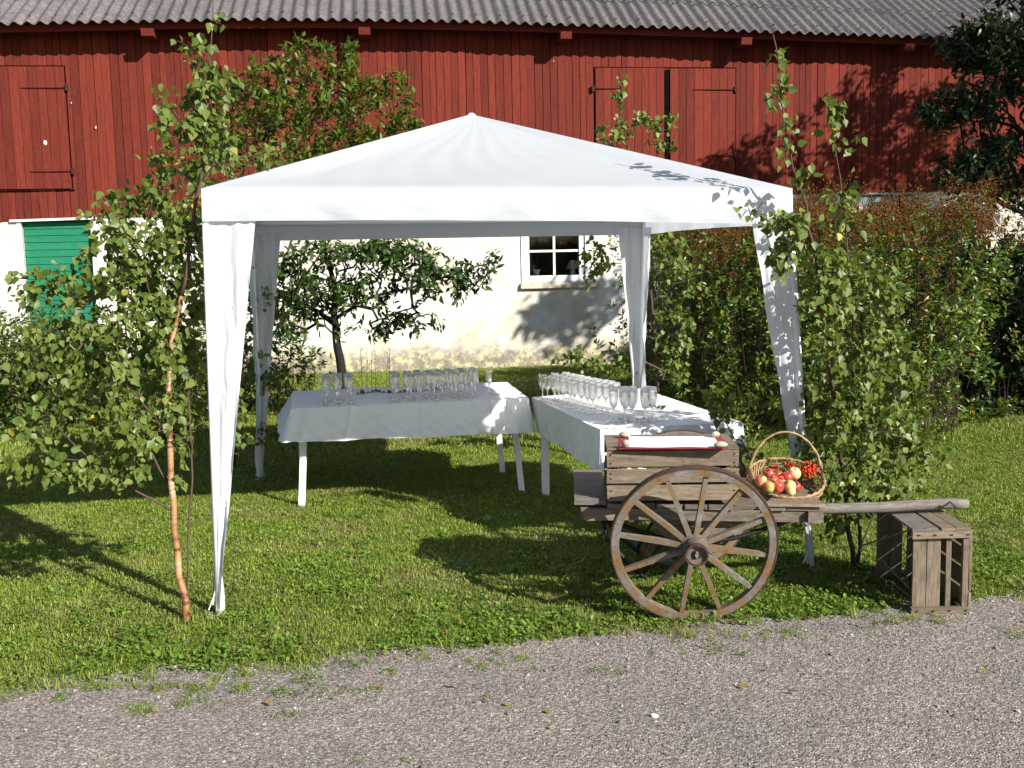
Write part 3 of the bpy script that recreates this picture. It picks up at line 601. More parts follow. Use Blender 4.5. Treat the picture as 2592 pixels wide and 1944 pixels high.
# ------------------------------------------------------------------ tent
FLb, FRb, BLb, BRb = G(466, 1331), G(1760, 1229), G(562, 1035), np.array([1.03, 8.20, 0.])
TY = dict(FL=4.80, FR=5.33, BL=7.78, BR=8.28)
FLt, FRt, BLt, BRt = P(434, 407, TY['FL']), P(1712, 407, TY['FR']), P(538, 470, TY['BL']), P(1394, 468, TY['BR'])
BLt[2] = 2.0; BRt[2] = 2.0
PK = P(1018, 247, (4.8 + 5.33 + 7.78 + 8.28) / 4)
tent = empty('party_tent', (FLb + FRb + BLb + BRb) / 4, 'white pavilion party tent with pyramid roof standing on the lawn', 'tent')
def hn(x, y, s=1.0): return math.sin(x * 12.9 * s + y * 4.1) * math.cos(y * 9.7 * s - x * 3.3) + .5 * math.sin(x * 27 * s - y * 19 * s)
cc = (FLt + FRt + BLt + BRt) / 4
def panel(A, B, C):
    def fn(u, v):
        e = A + (B - A) * u; p = e + (C - e) * v
        sag = -.055 * math.sin(math.pi * v) * math.sin(math.pi * u) ** .5 - .035 * math.sin(math.pi * min(1, v * 1.0)) * (1)
        wr = .0035 * math.sin(u * 60 + 9 * math.sin(v * 3)) * (1 - v) * math.sin(math.pi * min(u, 1 - u) * 1.0) + .002 * hn(p[0] * .5, p[1] * .5, .6)
        edge_ = min(1, 12 * min(u, 1 - u) + .0) * min(1, 10 * v + .0)
        return p + np.array([0, 0, sag * .55 * edge_ + wr * edge_])
    return fn
for A, B in ((FLt, FRt), (FRt, BRt), (BRt, BLt), (BLt, FLt)):
    mb = MB(); mb.grid(panel(A, B, PK), 60, 34); build(mb, 'roof_panel', M_TENT, tent, True)
build(MB().lathe([(.03, -.02), (.03, .0), (.018, .012), (.004, .016)], PK + [0, 0, -.006]), 'roof_cap', M_TENT, tent, True)
def valance(A, B, hA, hB, hM, out, seed):
    d = nrm(B - A); L = np.linalg.norm(B - A)
    def fn(u, v):
        p = A + (B - A) * u; h = (hA * (1 - u) + hB * u) + 4 * u * (1 - u) * (hM - (hA + hB) / 2)
        w = .010 * math.sin(u * 21 + seed) * v + .006 * math.sin(u * 47 + seed * 2) * v + .004 * hn(u * 3 + seed, v * .4) * v
        o = out * (.0 + .045 * math.sin(min(1, v * 1.6) * math.pi / 2) * min(1, 14 * min(u, 1 - u)) * .35 + w)
        return p + o + np.array([0, 0, -h * v + .001])
    mb = MB(); mb.grid(fn, 90, 10); return build(mb, 'valance', M_TENT, tent, True)
def outn(A, B): d = nrm(B - A); n = np.array([d[1], -d[0], 0]); m = (A + B) / 2; return n if (m - cc) @ n > 0 else -n
VH = .155
zfl = FLt[2] - P(435, 479, TY['FL'])[2]; zfr = FRt[2] - P(1712, 486, TY['FR'])[2]
hb = BLt[2] - P(600, 520, TY['BL'])[2]; hbr = BRt[2] - P(1350, 508, TY['BR'])[2]
valance(FLt, FRt, zfl, zfr, (zfl + zfr) / 2 - .012, outn(FLt, FRt), 1); valance(FRt, BRt, zfr, hbr, VH, outn(FRt, BRt), 2)
valance(BRt, BLt, hbr, hb, (hb + hbr) / 2, outn(BRt, BLt), 3); valance(BLt, FLt, hb, zfl, VH, outn(BLt, FLt), 4)
corners = dict(FL=(FLb, FLt), FR=(FRb, FRt), BL=(BLb, BLt), BR=(BRb, BRt)); nb = dict(FL=('FR', 'BL'), FR=('FL', 'BR'), BL=('FL', 'BR'), BR=('BL', 'FR'))
wtop = dict(FL=(.215, .2), FR=(.20, .2), BL=(.2, .2), BR=(.2, .19))
for kx, (b, t) in corners.items():
    ins = nrm((cc - t) * [1, 1, 0]) * .02
    tp = t + ins + [0, 0, -.03]; bt = b + ins
    mb = MB(); mb.tube([bt, bt + (tp - bt) * .5, tp], .017, 10); pole = build(mb, 'pole', M_WHITEP, tent, True)
    mb = MB(); mb.box(lambda x, y, z: b + [x, y, z], (-.035, -.035, 0), (.035, .035, .006)); build(mb, 'foot_plate', M_WHITEP, pole)
    for j, q in enumerate(nb[kx]):
        tq = corners[q][1]; d = nrm((tq - t) * [1, 1, 0]); on = outn(t, tq); wt = wtop[kx][j]
        def fn(u, v, d=d, on=on, wt=wt, j=j, t=t, b=b, kx=kx):
            base = t + (b - t) * v; base = base + np.array([0, 0, -.10 * (1 - v) + .02 * v])
            w = wt * (1 - v) ** 1.1 + .028
            if v > .8: w *= 1 - .2 * (v - .8) / .2
            ruck = .016 * math.sin(u * 9 + v * 5 + j) * (.3 + v) + .007 * math.sin(u * 23 - v * 17 + 2 * j) + .006 * hn(u * .8 + j, v * 2.2)
            tw = 1.1 * max(0, v - .55) ** 1.3
            dd = d * math.cos(tw) + on * math.sin(tw) * (1 if j == 0 else -1)
            return base + dd * (w * u) - on * .012 + on * ruck * (.25 + u)
        mb = MB(); mb.grid(fn, 12, 60); build(mb, 'leg_curtain', M_CURT, tent, True)
    o2 = nrm((t - cc) * [1, 1, 0])
    mb = MB(); mb.tube([bt + [0, 0, .16], bt + [-.02, -.005, .09], bt + [-.045, -.01, .03]], .0035, 5); mb.tube([bt + [0, 0, .15], bt + [-.015, 0, .09], bt + [-.028, 0, .05]], .0025, 5); build(mb, 'tie_string', M_ROPE, tent)
for a, b in (('FL', 'FR'), ('FR', 'BR'), ('BR', 'BL'), ('BL', 'FL')):
    A, B = corners[a][1], corners[b][1]; i1 = nrm((cc - A) * [1, 1, 0]) * .025; i2 = nrm((cc - B) * [1, 1, 0]) * .025
    build(MB().tube([A + i1 + [0, 0, -.03], B + i2 + [0, 0, -.03]], .014, 8), 'frame_bar', M_WHITEP, tent, True)
    build(MB().tube([A + i1 + [0, 0, -.03], PK + [0, 0, -.09]], .013, 8), 'rafter', M_WHITEP, tent, True)

# ------------------------------------------------------------------ tables and cloths
ZT = .70
def tablecloth(c, hem, label, seed, creases=()):
    # c: 4 top corners FL FR BR BL ; hem: 4 hem corners with z
    c = [np.array(q, float) for q in c]; mid = sum(c) / 4; mb = MB()
    def topf(u, v): p = (c[0] * (1 - u) + c[1] * u) * (1 - v) + (c[3] * (1 - u) + c[2] * u) * v; return p + np.array([0, 0, .0015 * hn(p[0], p[1], 2)])
    mb.grid(topf, 40, 24)
    for i in range(4):
        A, B, HA, HB = c[i], c[(i + 1) % 4], hem[i], hem[(i + 1) % 4]; d = nrm(B - A); on = np.array([d[1], -d[0], 0]); on = on if (A - mid) @ on > 0 else -on
        def fn(u, v, A=A, B=B, HA=HA, HB=HB, on=on, i=i):
            t = A + (B - A) * u; h = HA + (HB - HA) * u; p = t + (h - t) * v
            e = min(1, 8 * min(u, 1 - u))
            w = (.010 * math.sin(u * 13 + seed + i * 2) + .007 * math.sin(u * 29 + seed) + .004 * hn(u * 4 + seed, v)) * v ** 1.3 * e
            ec = math.exp(-(min(u, 1 - u) / .07) ** 2); w += .022 * ec * v * math.sin(min(u, 1 - u) * 95 + i)
            for cx in creases if i == 0 else ():
                w += .016 * math.exp(-abs(u - cx) / .006)
            return p + on * (w + .012 * math.sin(v * 1.5) * e) + np.array([0, 0, .003 * math.sin(u * 17 + seed + i) * v * e])
        mb.grid(fn, 260, 14)
    o = build(mb, 'tablecloth', M_LINEN, None, True)
    import bmesh
    bm = bmesh.new(); bm.from_mesh(o.data); bmesh.ops.remove_doubles(bm, verts=bm.verts, dist=.0008); bm.to_mesh(o.data); bm.free()
    tag(o, label, 'tablecloth'); return o
t1 = [G(628, 883, ZT), G(1142, 860, ZT), G(1095, 825, ZT), G(633, 845, ZT)]
h1 = [P(607, 956, t1[0][1] - .06), P(1153, 934, t1[1][1] - .04), t1[2] + [.06, .06, -.24], t1[3] + [-.13, .08, -.2]]
tablecloth(t1, h1, 'white linen cloth over the left table, mostly in shade', 1, (.247, .54, .835))
t2 = [G(1296, 928, ZT), G(1604, 912, ZT), G(1386, 839, ZT), G(1149, 858, ZT)]
h2 = [P(1296, 1020, t2[0][1] - .05), P(1612, 985, t2[1][1] - .0), t2[2] + [.07, .06, -.22], P(1162, 932, t2[3][1] + .02)]
tablecloth(t2, h2, 'white linen cloth over the right table behind the cart', 5)
def table(c, legs, label, lw):
    c = [np.array(q) for q in c]; mid = sum(c) / 4; t = empty('trestle_table', [mid[0], mid[1], 0], label, 'table')
    mb = MB(); ins = [mid + (q - mid) * .985 for q in c]; mb.hexa([q - [0, 0, .03] for q in ins] + [q - [0, 0, .004] for q in ins]); build(mb, 'tabletop', M_WHITEP, t)
    for (b, tp, w1, w2) in legs:
        mb = MB(); mb.bar(b, tp, w1, w2, (0, 1, 0)); build(mb, 'leg', M_WHITEP, t)
    for a, b in ((0, 1), (3, 2)):
        mb = MB(); p, q = mid + (c[a] - mid) * .88, mid + (c[b] - mid) * .88; mb.bar(p - [0, 0, .06], q - [0, 0, .06], .02, .05); build(mb, 'apron', M_WHITEP, t)
zt = ZT - .03
def leg(bx, by, tx, ty, Yt):  # base on ground by view, top under the top
    b = G(bx, by); d = P(tx, ty, Yt); k = (zt - b[2]) / max(.05, d[2] - b[2]); return b, b + (d - b) * k
L1 = [leg(652, 1095, 656, 960, G(652, 1095)[1] + .05), leg(1128, 1066, 1114, 938, G(1128, 1066)[1] + .1), leg(1086, 1022, 1078, 940, G(1086, 1022)[1] - .06)]
l4 = t1[3] + (L1[0][0] - t1[0]) * [1, -1, 0] * .3; b4 = G(655, 1042); L1.append((b4, b4 + [0, .02, zt]))
table(t1, [(a, b, .042, .03) for a, b in L1], 'white folding table under the left cloth', .042)
b1 = G(1179, 1071); b2 = G(1328, 1118); b3 = G(1554, 1174); b4 = t2[2] * [.97, .97, 0]
table(t2, [(b, b + [0, 0, zt], .055, .04) for b in (b1, b2, b3, b4)], 'white table under the right cloth, behind the cart', .055)

# ------------------------------------------------------------------ glasses
def flute_mesh():
    mb = MB(); H = .185
    prof = [(.0005, .0), (.029, .0005), (.031, .002), (.026, .0045), (.006, .010), (.0036, .018), (.0034, .07), (.006, .08), (.016, .092), (.0235, .112), (.0265, .14), (.026, .165), (.0245, H), (.0238, H), (.0252, .165), (.0257, .14), (.0227, .113), (.0152, .0945), (.004, .087), (.0003, .0865)]
    mb.lathe(prof, (0, 0, 0), n=20, caps=False); me = bpy.data.meshes.new('champagne_flute'); me.from_pydata(mb.v, [], mb.f); me.materials.append(M_GLASS); me.polygons.foreach_set('use_smooth', [True] * len(me.polygons)); me.update(); return me
FLM = flute_mesh(); ORD = ['first', 'second', 'third', 'fourth', 'fifth', 'sixth', 'seventh', 'eighth', 'ninth', 'tenth']
def flute(p, label, group, sc=1):
    o = link('champagne_flute', FLM, p); o.rotation_euler[2] = rnd.uniform(0, 6); o.scale = (sc, sc, sc * rnd.uniform(.985, 1.015)); tag(o, label, 'glass', group)
rowd = nrm((t1[3] - t1[0]) * [1, 1, 0])
zt_ = ZT + .004
for i, vx in enumerate((709, 732, 757)):
    b = G(vx, 874 - i * 1.0, zt_)
    for j in range(4):
        flute(b + rowd * .095 * j + [rnd.uniform(-.013, .013), rnd.uniform(-.010, .010), 0], f'champagne flute in the small left cluster, {ORD[i]} column from left, {ORD[j]} from front', 'champagne flutes in the small cluster on the left table')
for i, (vx, vy) in enumerate([(859, 867), (885, 866), (910, 865), (935, 864), (959, 862), (983, 861), (1006, 859), (1031, 857), (1055, 854)]):
    b = G(vx, vy, zt_)
    for j in range(4 if i < 8 else 1):
        flute(b + rowd * .09 * j + [rnd.uniform(-.013, .013), rnd.uniform(-.010, .010), 0], f'champagne flute in the long left-table cluster, {ORD[i]} column from left, {ORD[j]} from front' if i < 8 else 'lone empty champagne flute at the sunny right end of the long left-table cluster', 'champagne flutes in the long cluster on the left table')
A, B = G(1222, 862, zt_), G(1333, 889, zt_); dv = nrm((B - A)); sv_ = np.array([dv[1], -dv[0], 0]) * -1
if sv_[0] > 0: sv_ = -sv_
for i in range(10):
    for j in range(3):
        flute(A + (B - A) * (i / 9) + sv_ * .085 * j + [rnd.uniform(-.006, .006), rnd.uniform(-.006, .006), 0], f'champagne flute in the long right-table rows, {ORD[i]} from back, {["right","middle","left"][j]} row', 'champagne flutes in the long file on the right table')
A, B = G(1328, 912, zt_), G(1394, 914, zt_); dv = (B - A) / 3; pv = nrm([-dv[1], dv[0], 0]) * .1
for i in range(4):
    for j in range(3):
        flute(A + dv * (i + (.45 if j == 1 else 0)) * .93 + pv * j * .9 + [rnd.uniform(-.014, .014) + .012 * j, rnd.uniform(-.01, .01), 0], f'champagne flute in the front right-table group, {ORD[i]} from left, {["front","middle","back"][j]} row', 'champagne flutes in the front group on the right table', 1.02)

# ------------------------------------------------------------------ leaves
_o = [(-.17, .07), (-.40, .27), (-.37, .47), (-.2, .74), (0, 1.04), (.2, .74), (.37, .47), (.40, .27), (.17, .07)]
T_BIRCH = (np.array([[0, 0, 0]] + [[x, y, .16 * abs(x) - .07 * y * y] for x, y in _o] + [[0, .42, -.03]]), np.array([[10, k + 1, k] for k in range(9)] + [[10, 0, 9]]))
T_LONG = (np.array([[0, 0, 0], [-.17, .3, .05], [.17, .3, .05], [-.16, .62, .02], [.16, .62, .02], [0, 1.0, -.16], [0, .32, .0], [0, .64, -.03]]), np.array([[0, 6, 1], [0, 2, 6], [1, 6, 7], [1, 7, 3], [6, 2, 4], [6, 4, 7], [3, 7, 5], [7, 4, 5]]))
T_SMALL = (np.array([[0, 0, 0], [-.2, .45, .03], [.2, .45, .03], [0, 1, -.1]]), np.array([[0, 2, 1], [1, 2, 3]]))
def rotmats(dirs, nor):                      # y axis = dirs, z approx nor
    y = dirs / np.linalg.norm(dirs, axis=1, keepdims=True); x = np.cross(y, nor); x /= (np.linalg.norm(x, axis=1, keepdims=True) + 1e-9); z = np.cross(x, y); return np.stack([x, y, z], 2)
def put_leaves(name, pos, dirs, nor, size, tmpl, mat, parent, nsep=300, sep_name='leaf'):
    tv, tf = tmpl; Rm = rotmats(dirs, nor); n = len(pos); rs2 = np.random.RandomState(n)
    dist = np.linalg.norm(pos - CAMP, axis=1); order = np.argsort(-size / dist * rs2.uniform(.6, 1.0, n)); sep = set(order[:nsep].tolist()); keep = np.array([i for i in range(n) if i not in sep], int)
    if len(keep):
        V = np.einsum('nij,kj->nki', Rm[keep], tv) * size[keep][:, None, None] + pos[keep][:, None, :]
        T = (np.arange(len(keep))[:, None, None] * len(tv) + tf[None]).reshape(-1, 3)
        o = bulk(name, V.reshape(-1, 3), T, mat, parent, True, np.repeat(rs2.uniform(0, 1, len(keep)), len(tv)), loc=pos.mean(0)); o['kind'] = 'stuff'
    if nsep:
        me = bpy.data.meshes.get('leaf_mesh_' + mat.name)
        if me is None:
            me = bpy.data.meshes.new('leaf_mesh_' + mat.name); me.from_pydata(tv.tolist(), [], tf.tolist()); me.materials.append(mat); me.polygons.foreach_set('use_smooth', [True] * len(tf)); me.update()
        pl = WL[parent.name]
        for i in sep:
            o = bpy.data.objects.new(sep_name, me); col.objects.link(o); o.parent = parent
            M4 = Matrix(Rm[i].tolist()).to_4x4() @ Matrix.Scale(float(size[i]), 4); M4.translation = Vector((pos[i] - pl).tolist()); o.matrix_local = M4; WL[o.name] = pos[i]

def tree(name, label, cat, trunks, blobs, nt_, nleaf, lsize, tmpl, lmat, bark, seed, hang=.6, nsep=300, twig=.0011, group=None, step=.12, trunkmat=None, up_bias=.35, lspread=.04, droop=.0):
    # trunks: list of (points, r0, r1); blobs: (center, radii, weight)
    rs = np.random.RandomState(seed); base = np.array(trunks[0][0][0], float); root = empty(name, base, label, cat, group)
    nodes = []; par = []; rad0 = []
    for pts, r0, r1 in trunks:
        pts = [np.array(q, float) for q in pts]; cum = 0; seglen = [np.linalg.norm(b - a) for a, b in zip(pts[:-1], pts[1:])]; tot = sum(seglen); prev = -1
        # smooth path
        m = max(8, int(tot / .1)); L = np.concatenate([[0], np.cumsum(seglen)]); tt = np.linspace(0, tot, m); arr = np.array(pts)
        pp = np.stack([np.interp(tt, L, arr[:, k]) for k in range(3)], 1)
        for _ in range(2): pp[1:-1] = (pp[:-2] + 2 * pp[1:-1] + pp[2:]) / 4
        pp[1:-1] += rs.normal(0, .004, (m - 2, 3)); rr = [r0 + (r1 - r0) * t / tot for t in tt]
        build(MB().tube(pp, rr, 8), 'trunk' if r0 > .0068 else 'branch', (trunkmat if r0 > .0108 else None) or bark, root, True)
        for k in range(m):
            if k > m * .12: nodes.append(pp[k]); par.append(-1)
    nroot = len(nodes); w = np.array([b[2] for b in blobs], float); w /= w.sum(); T = []
    for _ in range(nt_):
        b = blobs[rs.choice(len(blobs), p=w)]; v = rs.normal(0, 1, 3); v /= np.linalg.norm(v); r = rs.uniform(0, 1) ** .5; T.append(np.array(b[0]) + v * r * np.array(b[1]))
    T = np.array(T); NA = np.array(nodes); dmin = np.min(np.linalg.norm(T[:, None] - NA[None], axis=2), axis=1); T = T[np.argsort(dmin)]
    NP = np.zeros((nroot + nt_ * 30, 3)); NP[:nroot] = NA; PA = np.full(len(NP), -1); cnt = nroot; tips = []
    for t in T:
        d = t - NP[:cnt]; L = np.linalg.norm(d, axis=1); pen = L + np.maximum(0, -d[:, 2] + up_bias * np.linalg.norm(d[:, :2], axis=1)) * .9
        j = int(np.argmin(pen)); ns = max(1, int(L[j] / step)); ns = min(ns, 28); a = NP[j]; prev = j; v = t - a; pd = (a - NP[PA[j]]) if PA[j] >= 0 else v * .5 + np.array([0, 0, .5 * L[j]]); cpt = a + nrm(nrm(pd) * .55 + nrm(v)) * L[j] * .45
        for k in range(1, ns + 1):
            u = k / ns; q = a * (1 - u) ** 2 + 2 * u * (1 - u) * cpt + t * u * u + rs.normal(0, .004, 3) * (u < 1)
            if cnt >= len(NP): break
            NP[cnt] = q; PA[cnt] = prev; prev = cnt; cnt += 1
        tips.append(prev)
    load = np.zeros(cnt); 
    for i in tips: load[i] += 1
    for i in range(cnt - 1, nroot - 1, -1):
        if PA[i] >= 0: load[PA[i]] += load[i]
    # branch tubes: 3-sided prisms per edge
    E = np.arange(nroot, cnt); a = NP[PA[E]]; b = NP[E]; ra = twig * np.sqrt(np.maximum(load[E], 1)); rb = ra.copy(); d = b - a; d /= np.linalg.norm(d, axis=1, keepdims=True) + 1e-9
    x = np.cross(d, np.array([.3, .9, .3])); x /= np.linalg.norm(x, axis=1, keepdims=True) + 1e-9; y = np.cross(d, x); V = []
    for q, r in ((a, ra), (b, rb)):
        for k in range(4): an = math.pi / 2 * k; V.append(q + (x * math.cos(an) + y * math.sin(an)) * r[:, None])
    V = np.stack(V, 1).reshape(-1, 3); f = np.array([[k, (k + 1) % 4, 4 + (k + 1) % 4] for k in range(4)] + [[k, 4 + (k + 1) % 4, 4 + k] for k in range(4)]); Tt = (np.arange(len(E))[:, None, None] * 8 + f[None]).reshape(-1, 3)
    o = bulk('branches', V, Tt, bark, root, False, loc=a.mean(0)); o['kind'] = 'stuff'
    # leaves along thin edges
    thin = E[load[E] <= 6]; wts = 1.0 / np.sqrt(load[thin]); wts /= wts.sum(); pick = thin[rs.choice(len(thin), nleaf, p=wts)]; u = rs.uniform(0, 1, nleaf)[:, None]
    pos = NP[PA[pick]] * (1 - u) + NP[pick] * u + rs.normal(0, lspread, (nleaf, 3)) * .6
    tw = NP[pick] - NP[PA[pick]]; tw /= np.linalg.norm(tw, axis=1, keepdims=True) + 1e-9
    dirs = tw * .5 + rs.normal(0, .55, (nleaf, 3)); dirs[:, 2] -= hang; nor = rs.normal(0, .6, (nleaf, 3)) + np.array([.35, -.6, .55]) * (1.0 if hang > .5 else .3) + np.array([0, 0, .9]) * (1 - min(1, hang))
    size = lsize * rs.uniform(.55, 1.25, nleaf)
    put_leaves('foliage', pos, dirs, nor, size, tmpl, lmat, root, nsep); return root

def blob(vx, vy, Y, rx, rz, ry=None, w=1.0):   # view x, view y, distance, radii in metres
    return (P(vx, vy, Y), (rx, ry or rx, rz), w)
# front left birch
Yb = 4.72
tr = [P(403, 1345, 4.67), P(398, 1285, 4.70), P(379, 1166, 4.73), P(374, 1111, 4.74), P(368, 975, 4.76), P(363, 830, 4.8), P(369, 723, 4.85), P(392, 640, 4.9), P(420, 480, 4.92), P(436, 370, 4.95), P(452, 200, 5.0), P(458, 60, 5.0), P(461, -10, 5.0)]
tr2 = [P(401, 1290, 4.70), P(411, 1150, 4.74), P(417, 1000, 4.8), P(408, 850, 4.85), P(380, 700, 4.95), P(330, 560, 5.05)]
brs = [([P(373, 1103, 4.74), P(299, 1064, 4.70), P(252, 1040, 4.68), P(146, 955, 4.66), P(102, 894, 4.66)], .0065, .002), ([P(282, 1057, 4.69), P(215, 1058, 4.67), P(143, 1048, 4.65)], .003, .0015), ([P(200, 1000, 4.67), P(120, 985, 4.6), P(20, 990, 4.55)], .003, .0012),
       ([P(368, 948, 4.77), P(316, 880, 4.72), P(250, 800, 4.7), P(190, 700, 4.7)], .0055, .002), ([P(370, 1057, 4.75), P(320, 968, 4.85), P(293, 805, 4.9), P(260, 640, 4.95), P(235, 460, 5.0)], .006, .002), ([P(364, 860, 4.8), P(300, 700, 4.85), P(270, 560, 4.9)], .005, .002), ([P(366, 760, 4.83), P(300, 560, 4.9), P(330, 430, 5.0)], .004, .0015)]
bl = [blob(270, 570, 4.9, .28, .26, .3, 2.6), blob(150, 760, 4.8, .25, .26, .3, 1.8), blob(260, 760, 4.9, .38, .36, .35, 4.8), blob(380, 700, 5.0, .14, .36, .25, 2.0), blob(330, 420, 5.1, .20, .22, .25, 1.1), blob(430, 300, 5.0, .17, .28, .18, 1.9), blob(455, 190, 5.0, .11, .2, .1, .8), blob(350, 230, 5.0, .05, .2, .08, .2), blob(550, 330, 5.2, .2, .12, .15, .5),
      blob(110, 900, 4.65, .30, .10, .2, 1.0), blob(290, 930, 4.75, .25, .18, .25, 1.8), blob(170, 1025, 4.66, .36, .05, .08, 1.0), blob(60, 1000, 4.6, .16, .05, .1, .35), blob(390, 900, 4.85, .10, .3, .15, .9), blob(500, 900, 5.0, .09, .28, .12, .5), blob(30, 600, 4.7, .10, .10, .1, .12), blob(120, 600, 4.75, .16, .12, .15, .4), blob(235, 400, 5.0, .04, .12, .05, .15), blob(400, 90, 5.0, .10, .12, .1, .2), blob(468, 40, 5.0, .08, .08, .06, .08), blob(400, 520, 4.95, .13, .2, .15, 1.0), blob(40, 800, 4.7, .12, .1, .1, .25)]
tree('birch_tree', 'leafy young birch with orange trunk tied to the front left tent leg', 'tree', [(tr[:8], .0185, .011), (tr[7:], .0105, .002), (tr2, .006, .002)] + brs, bl, 700, 5600, .042, T_BIRCH, L_BIRCH, M_TWIG, 11, hang=1.1, trunkmat=M_BIRCH, group='cut birch trees tied to the tent legs')
# front right birch: several stems
trs = [([G(1845, 1230), P(1838, 1150, 5.26), P(1822, 1080, 5.25), P(1815, 960, 5.25), P(1800, 820, 5.22), P(1770, 700, 5.2), P(1765, 560, 5.18), P(1740, 430, 5.15), P(1712, 380, 5.15), P(1700, 300, 5.12), P(1688, 190, 5.1), P(1670, 75, 5.1)], .014, .003),
       ([G(1850, 1228), P(1862, 1130, 5.3), P(1850, 1000, 5.32), P(1845, 860, 5.32), P(1838, 700, 5.3), P(1830, 560, 5.3), P(1818, 400, 5.28), P(1800, 300, 5.25), P(1790, 190, 5.25)], .010, .002),
       ([G(1840, 1225), P(1860, 1180, 5.3), P(1900, 1080, 5.4), P(1950, 960, 5.45), P(1930, 800, 5.45)], .007, .003)]
bl = [blob(1830, 880, 5.2, .26, .42, .25, 6), blob(1780, 640, 5.15, .14, .3, .18, 2.6), blob(1880, 640, 5.3, .2, .3, .25, 2.4), blob(1850, 1040, 5.3, .34, .17, .3, 3), blob(1700, 480, 5.1, .13, .1, .12, .9), blob(1600, 430, 4.95, .05, .06, .05, .12), blob(1830, 450, 5.2, .13, .16, .13, .7), blob(1690, 180, 5.1, .05, .24, .05, .17), blob(1674, 95, 5.1, .02, .05, .02, .05), blob(1700, 290, 5.1, .06, .16, .06, .10), blob(1795, 270, 5.25, .06, .22, .06, .17), blob(1855, 280, 5.3, .04, .04, .04, .05), blob(1640, 240, 5.1, .03, .1, .03, .1),
      blob(1960, 960, 5.5, .22, .2, .2, 1.8), blob(1760, 1000, 5.2, .16, .2, .18, 1.6), blob(1560, 870, 5.7, .12, .14, .15, .8), blob(1600, 960, 5.7, .14, .1, .1, .5), blob(1700, 900, 5.5, .12, .16, .15, .8), blob(1780, 1120, 5.3, .2, .08, .2, .8), blob(1690, 560, 5.1, .1, .15, .1, .8), blob(1935, 800, 5.4, .14, .25, .2, 1.3), blob(1730, 380, 5.1, .06, .08, .06, .12)]
tree('birch_tree', 'birch with several thin stems tied to the front right tent leg behind the cart', 'tree', trs, bl, 560, 4100, .044, T_BIRCH, L_BIRCH, M_TWIG, 12, hang=.9, group='cut birch trees tied to the tent legs', trunkmat=M_TWIG)
# back left birch
trb = [G(505, 1010), P(508, 900, 8.05), P(520, 760, 8.05), P(530, 620, 8.05), P(510, 480, 8.1), P(480, 340, 8.1), P(470, 250, 8.1)]
bl = [blob(560, 620, 7.95, .2, .5, .2, 3), blob(440, 620, 8.1, .6, .5, .4, 4), blob(300, 480, 8.2, .5, .3, .4, 2), blob(440, 380, 8.2, .45, .4, .3, 2), blob(560, 800, 7.95, .2, .3, .2, 1.2), blob(350, 800, 8.2, .6, .3, .3, 2), blob(700, 640, 8.0, .35, .12, .1, .35), blob(590, 940, 7.9, .2, .12, .1, .3)]
tree('birch_tree', 'birch in the shade tied to the rear left tent leg', 'tree', [(trb, .018, .005)], bl, 260, 2600, .046, T_BIRCH, L_BIRCH, M_TWIG, 13, hang=.9, group='cut birch trees tied to the tent legs', nsep=150)
# back right birch
trb = [G(1425, 1000), P(1422, 900, 8.5), P(1418, 760, 8.5), P(1405, 620, 8.45), P(1400, 500, 8.4), P(1370, 380, 8.4), P(1345, 270, 8.4), P(1340, 170, 8.4)]
bl = [blob(1340, 300, 8.35, .2, .2, .15, 1.2), blob(1335, 200, 8.4, .06, .2, .06, .3), blob(1400, 260, 8.4, .2, .1, .1, .6), blob(1290, 560, 8.2, .18, .22, .1, .5), blob(1440, 560, 8.4, .2, .4, .2, 2), blob(1330, 790, 8.3, .3, .14, .2, 1.6), blob(1240, 770, 8.2, .22, .08, .1, .5), blob(1450, 750, 8.4, .2, .4, .2, 2), blob(1290, 620, 8.2, .15, .1, .1, .3), blob(1500, 620, 8.4, .3, .4, .2, 1.4), blob(1420, 300, 8.4, .15, .12, .1, .4)]
tree('birch_tree', 'birch tied to the rear right tent leg, its top rising behind the roof', 'tree', [(trb, .016, .003)], bl, 230, 1500, .048, T_BIRCH, L_BIRCH, M_TWIG, 14, hang=.9, group='cut birch trees tied to the tent legs', nsep=150)

# cherry tree behind the table
Yc = 10.5
trc = [G(750, 921), P(745, 880, Yc), P(738, 800, Yc), P(728, 740, Yc), P(720, 690, Yc), P(728, 640, Yc), P(715, 590, Yc), P(700, 540, Yc), P(694, 500, Yc)]
trc2 = [P(722, 700, Yc), P(670, 660, Yc + .2), P(600, 640, Yc + .2), P(560, 560, Yc)]
trc3 = [P(722, 690, Yc), P(800, 640, Yc - .2), P(900, 620, Yc - .2), P(980, 590, Yc - .2)]
bl = [blob(690, 600, Yc, .6, .34, .5, 3.2), blob(820, 560, Yc, .5, .25, .4, 2.4), blob(930, 600, Yc - .2, .42, .25, .3, 2.2), blob(1010, 600, Yc - .2, .26, .16, .2, 1.2), blob(1050, 570, Yc - .2, .14, .12, .15, .35), blob(985, 665, Yc - .2, .16, .08, .15, .3), blob(900, 690, Yc - .2, .35, .12, .2, .6), blob(620, 720, Yc, .3, .12, .25, .6), blob(660, 680, Yc, .4, .2, .3, 1.1), blob(820, 700, Yc, .3, .12, .3, .6), blob(560, 600, Yc, .4, .4, .3, 2.0), blob(760, 540, Yc, .8, .16, .4, 2.2), blob(640, 640, Yc, .6, .25, .4, 2.0), blob(790, 630, Yc - .1, .45, .2, .3, 2.0), blob(900, 560, Yc, .4, .18, .3, 1.2)]
tree('cherry_tree', 'small dark trunked cherry tree on the lawn behind the left table', 'tree', [(trc, .062, .016), (trc2, .028, .010), (trc3, .022, .007)], bl, 560, 4300, .088, T_LONG, L_CHERRY, M_CHBARK, 15, hang=.35, twig=.003, lspread=.06)
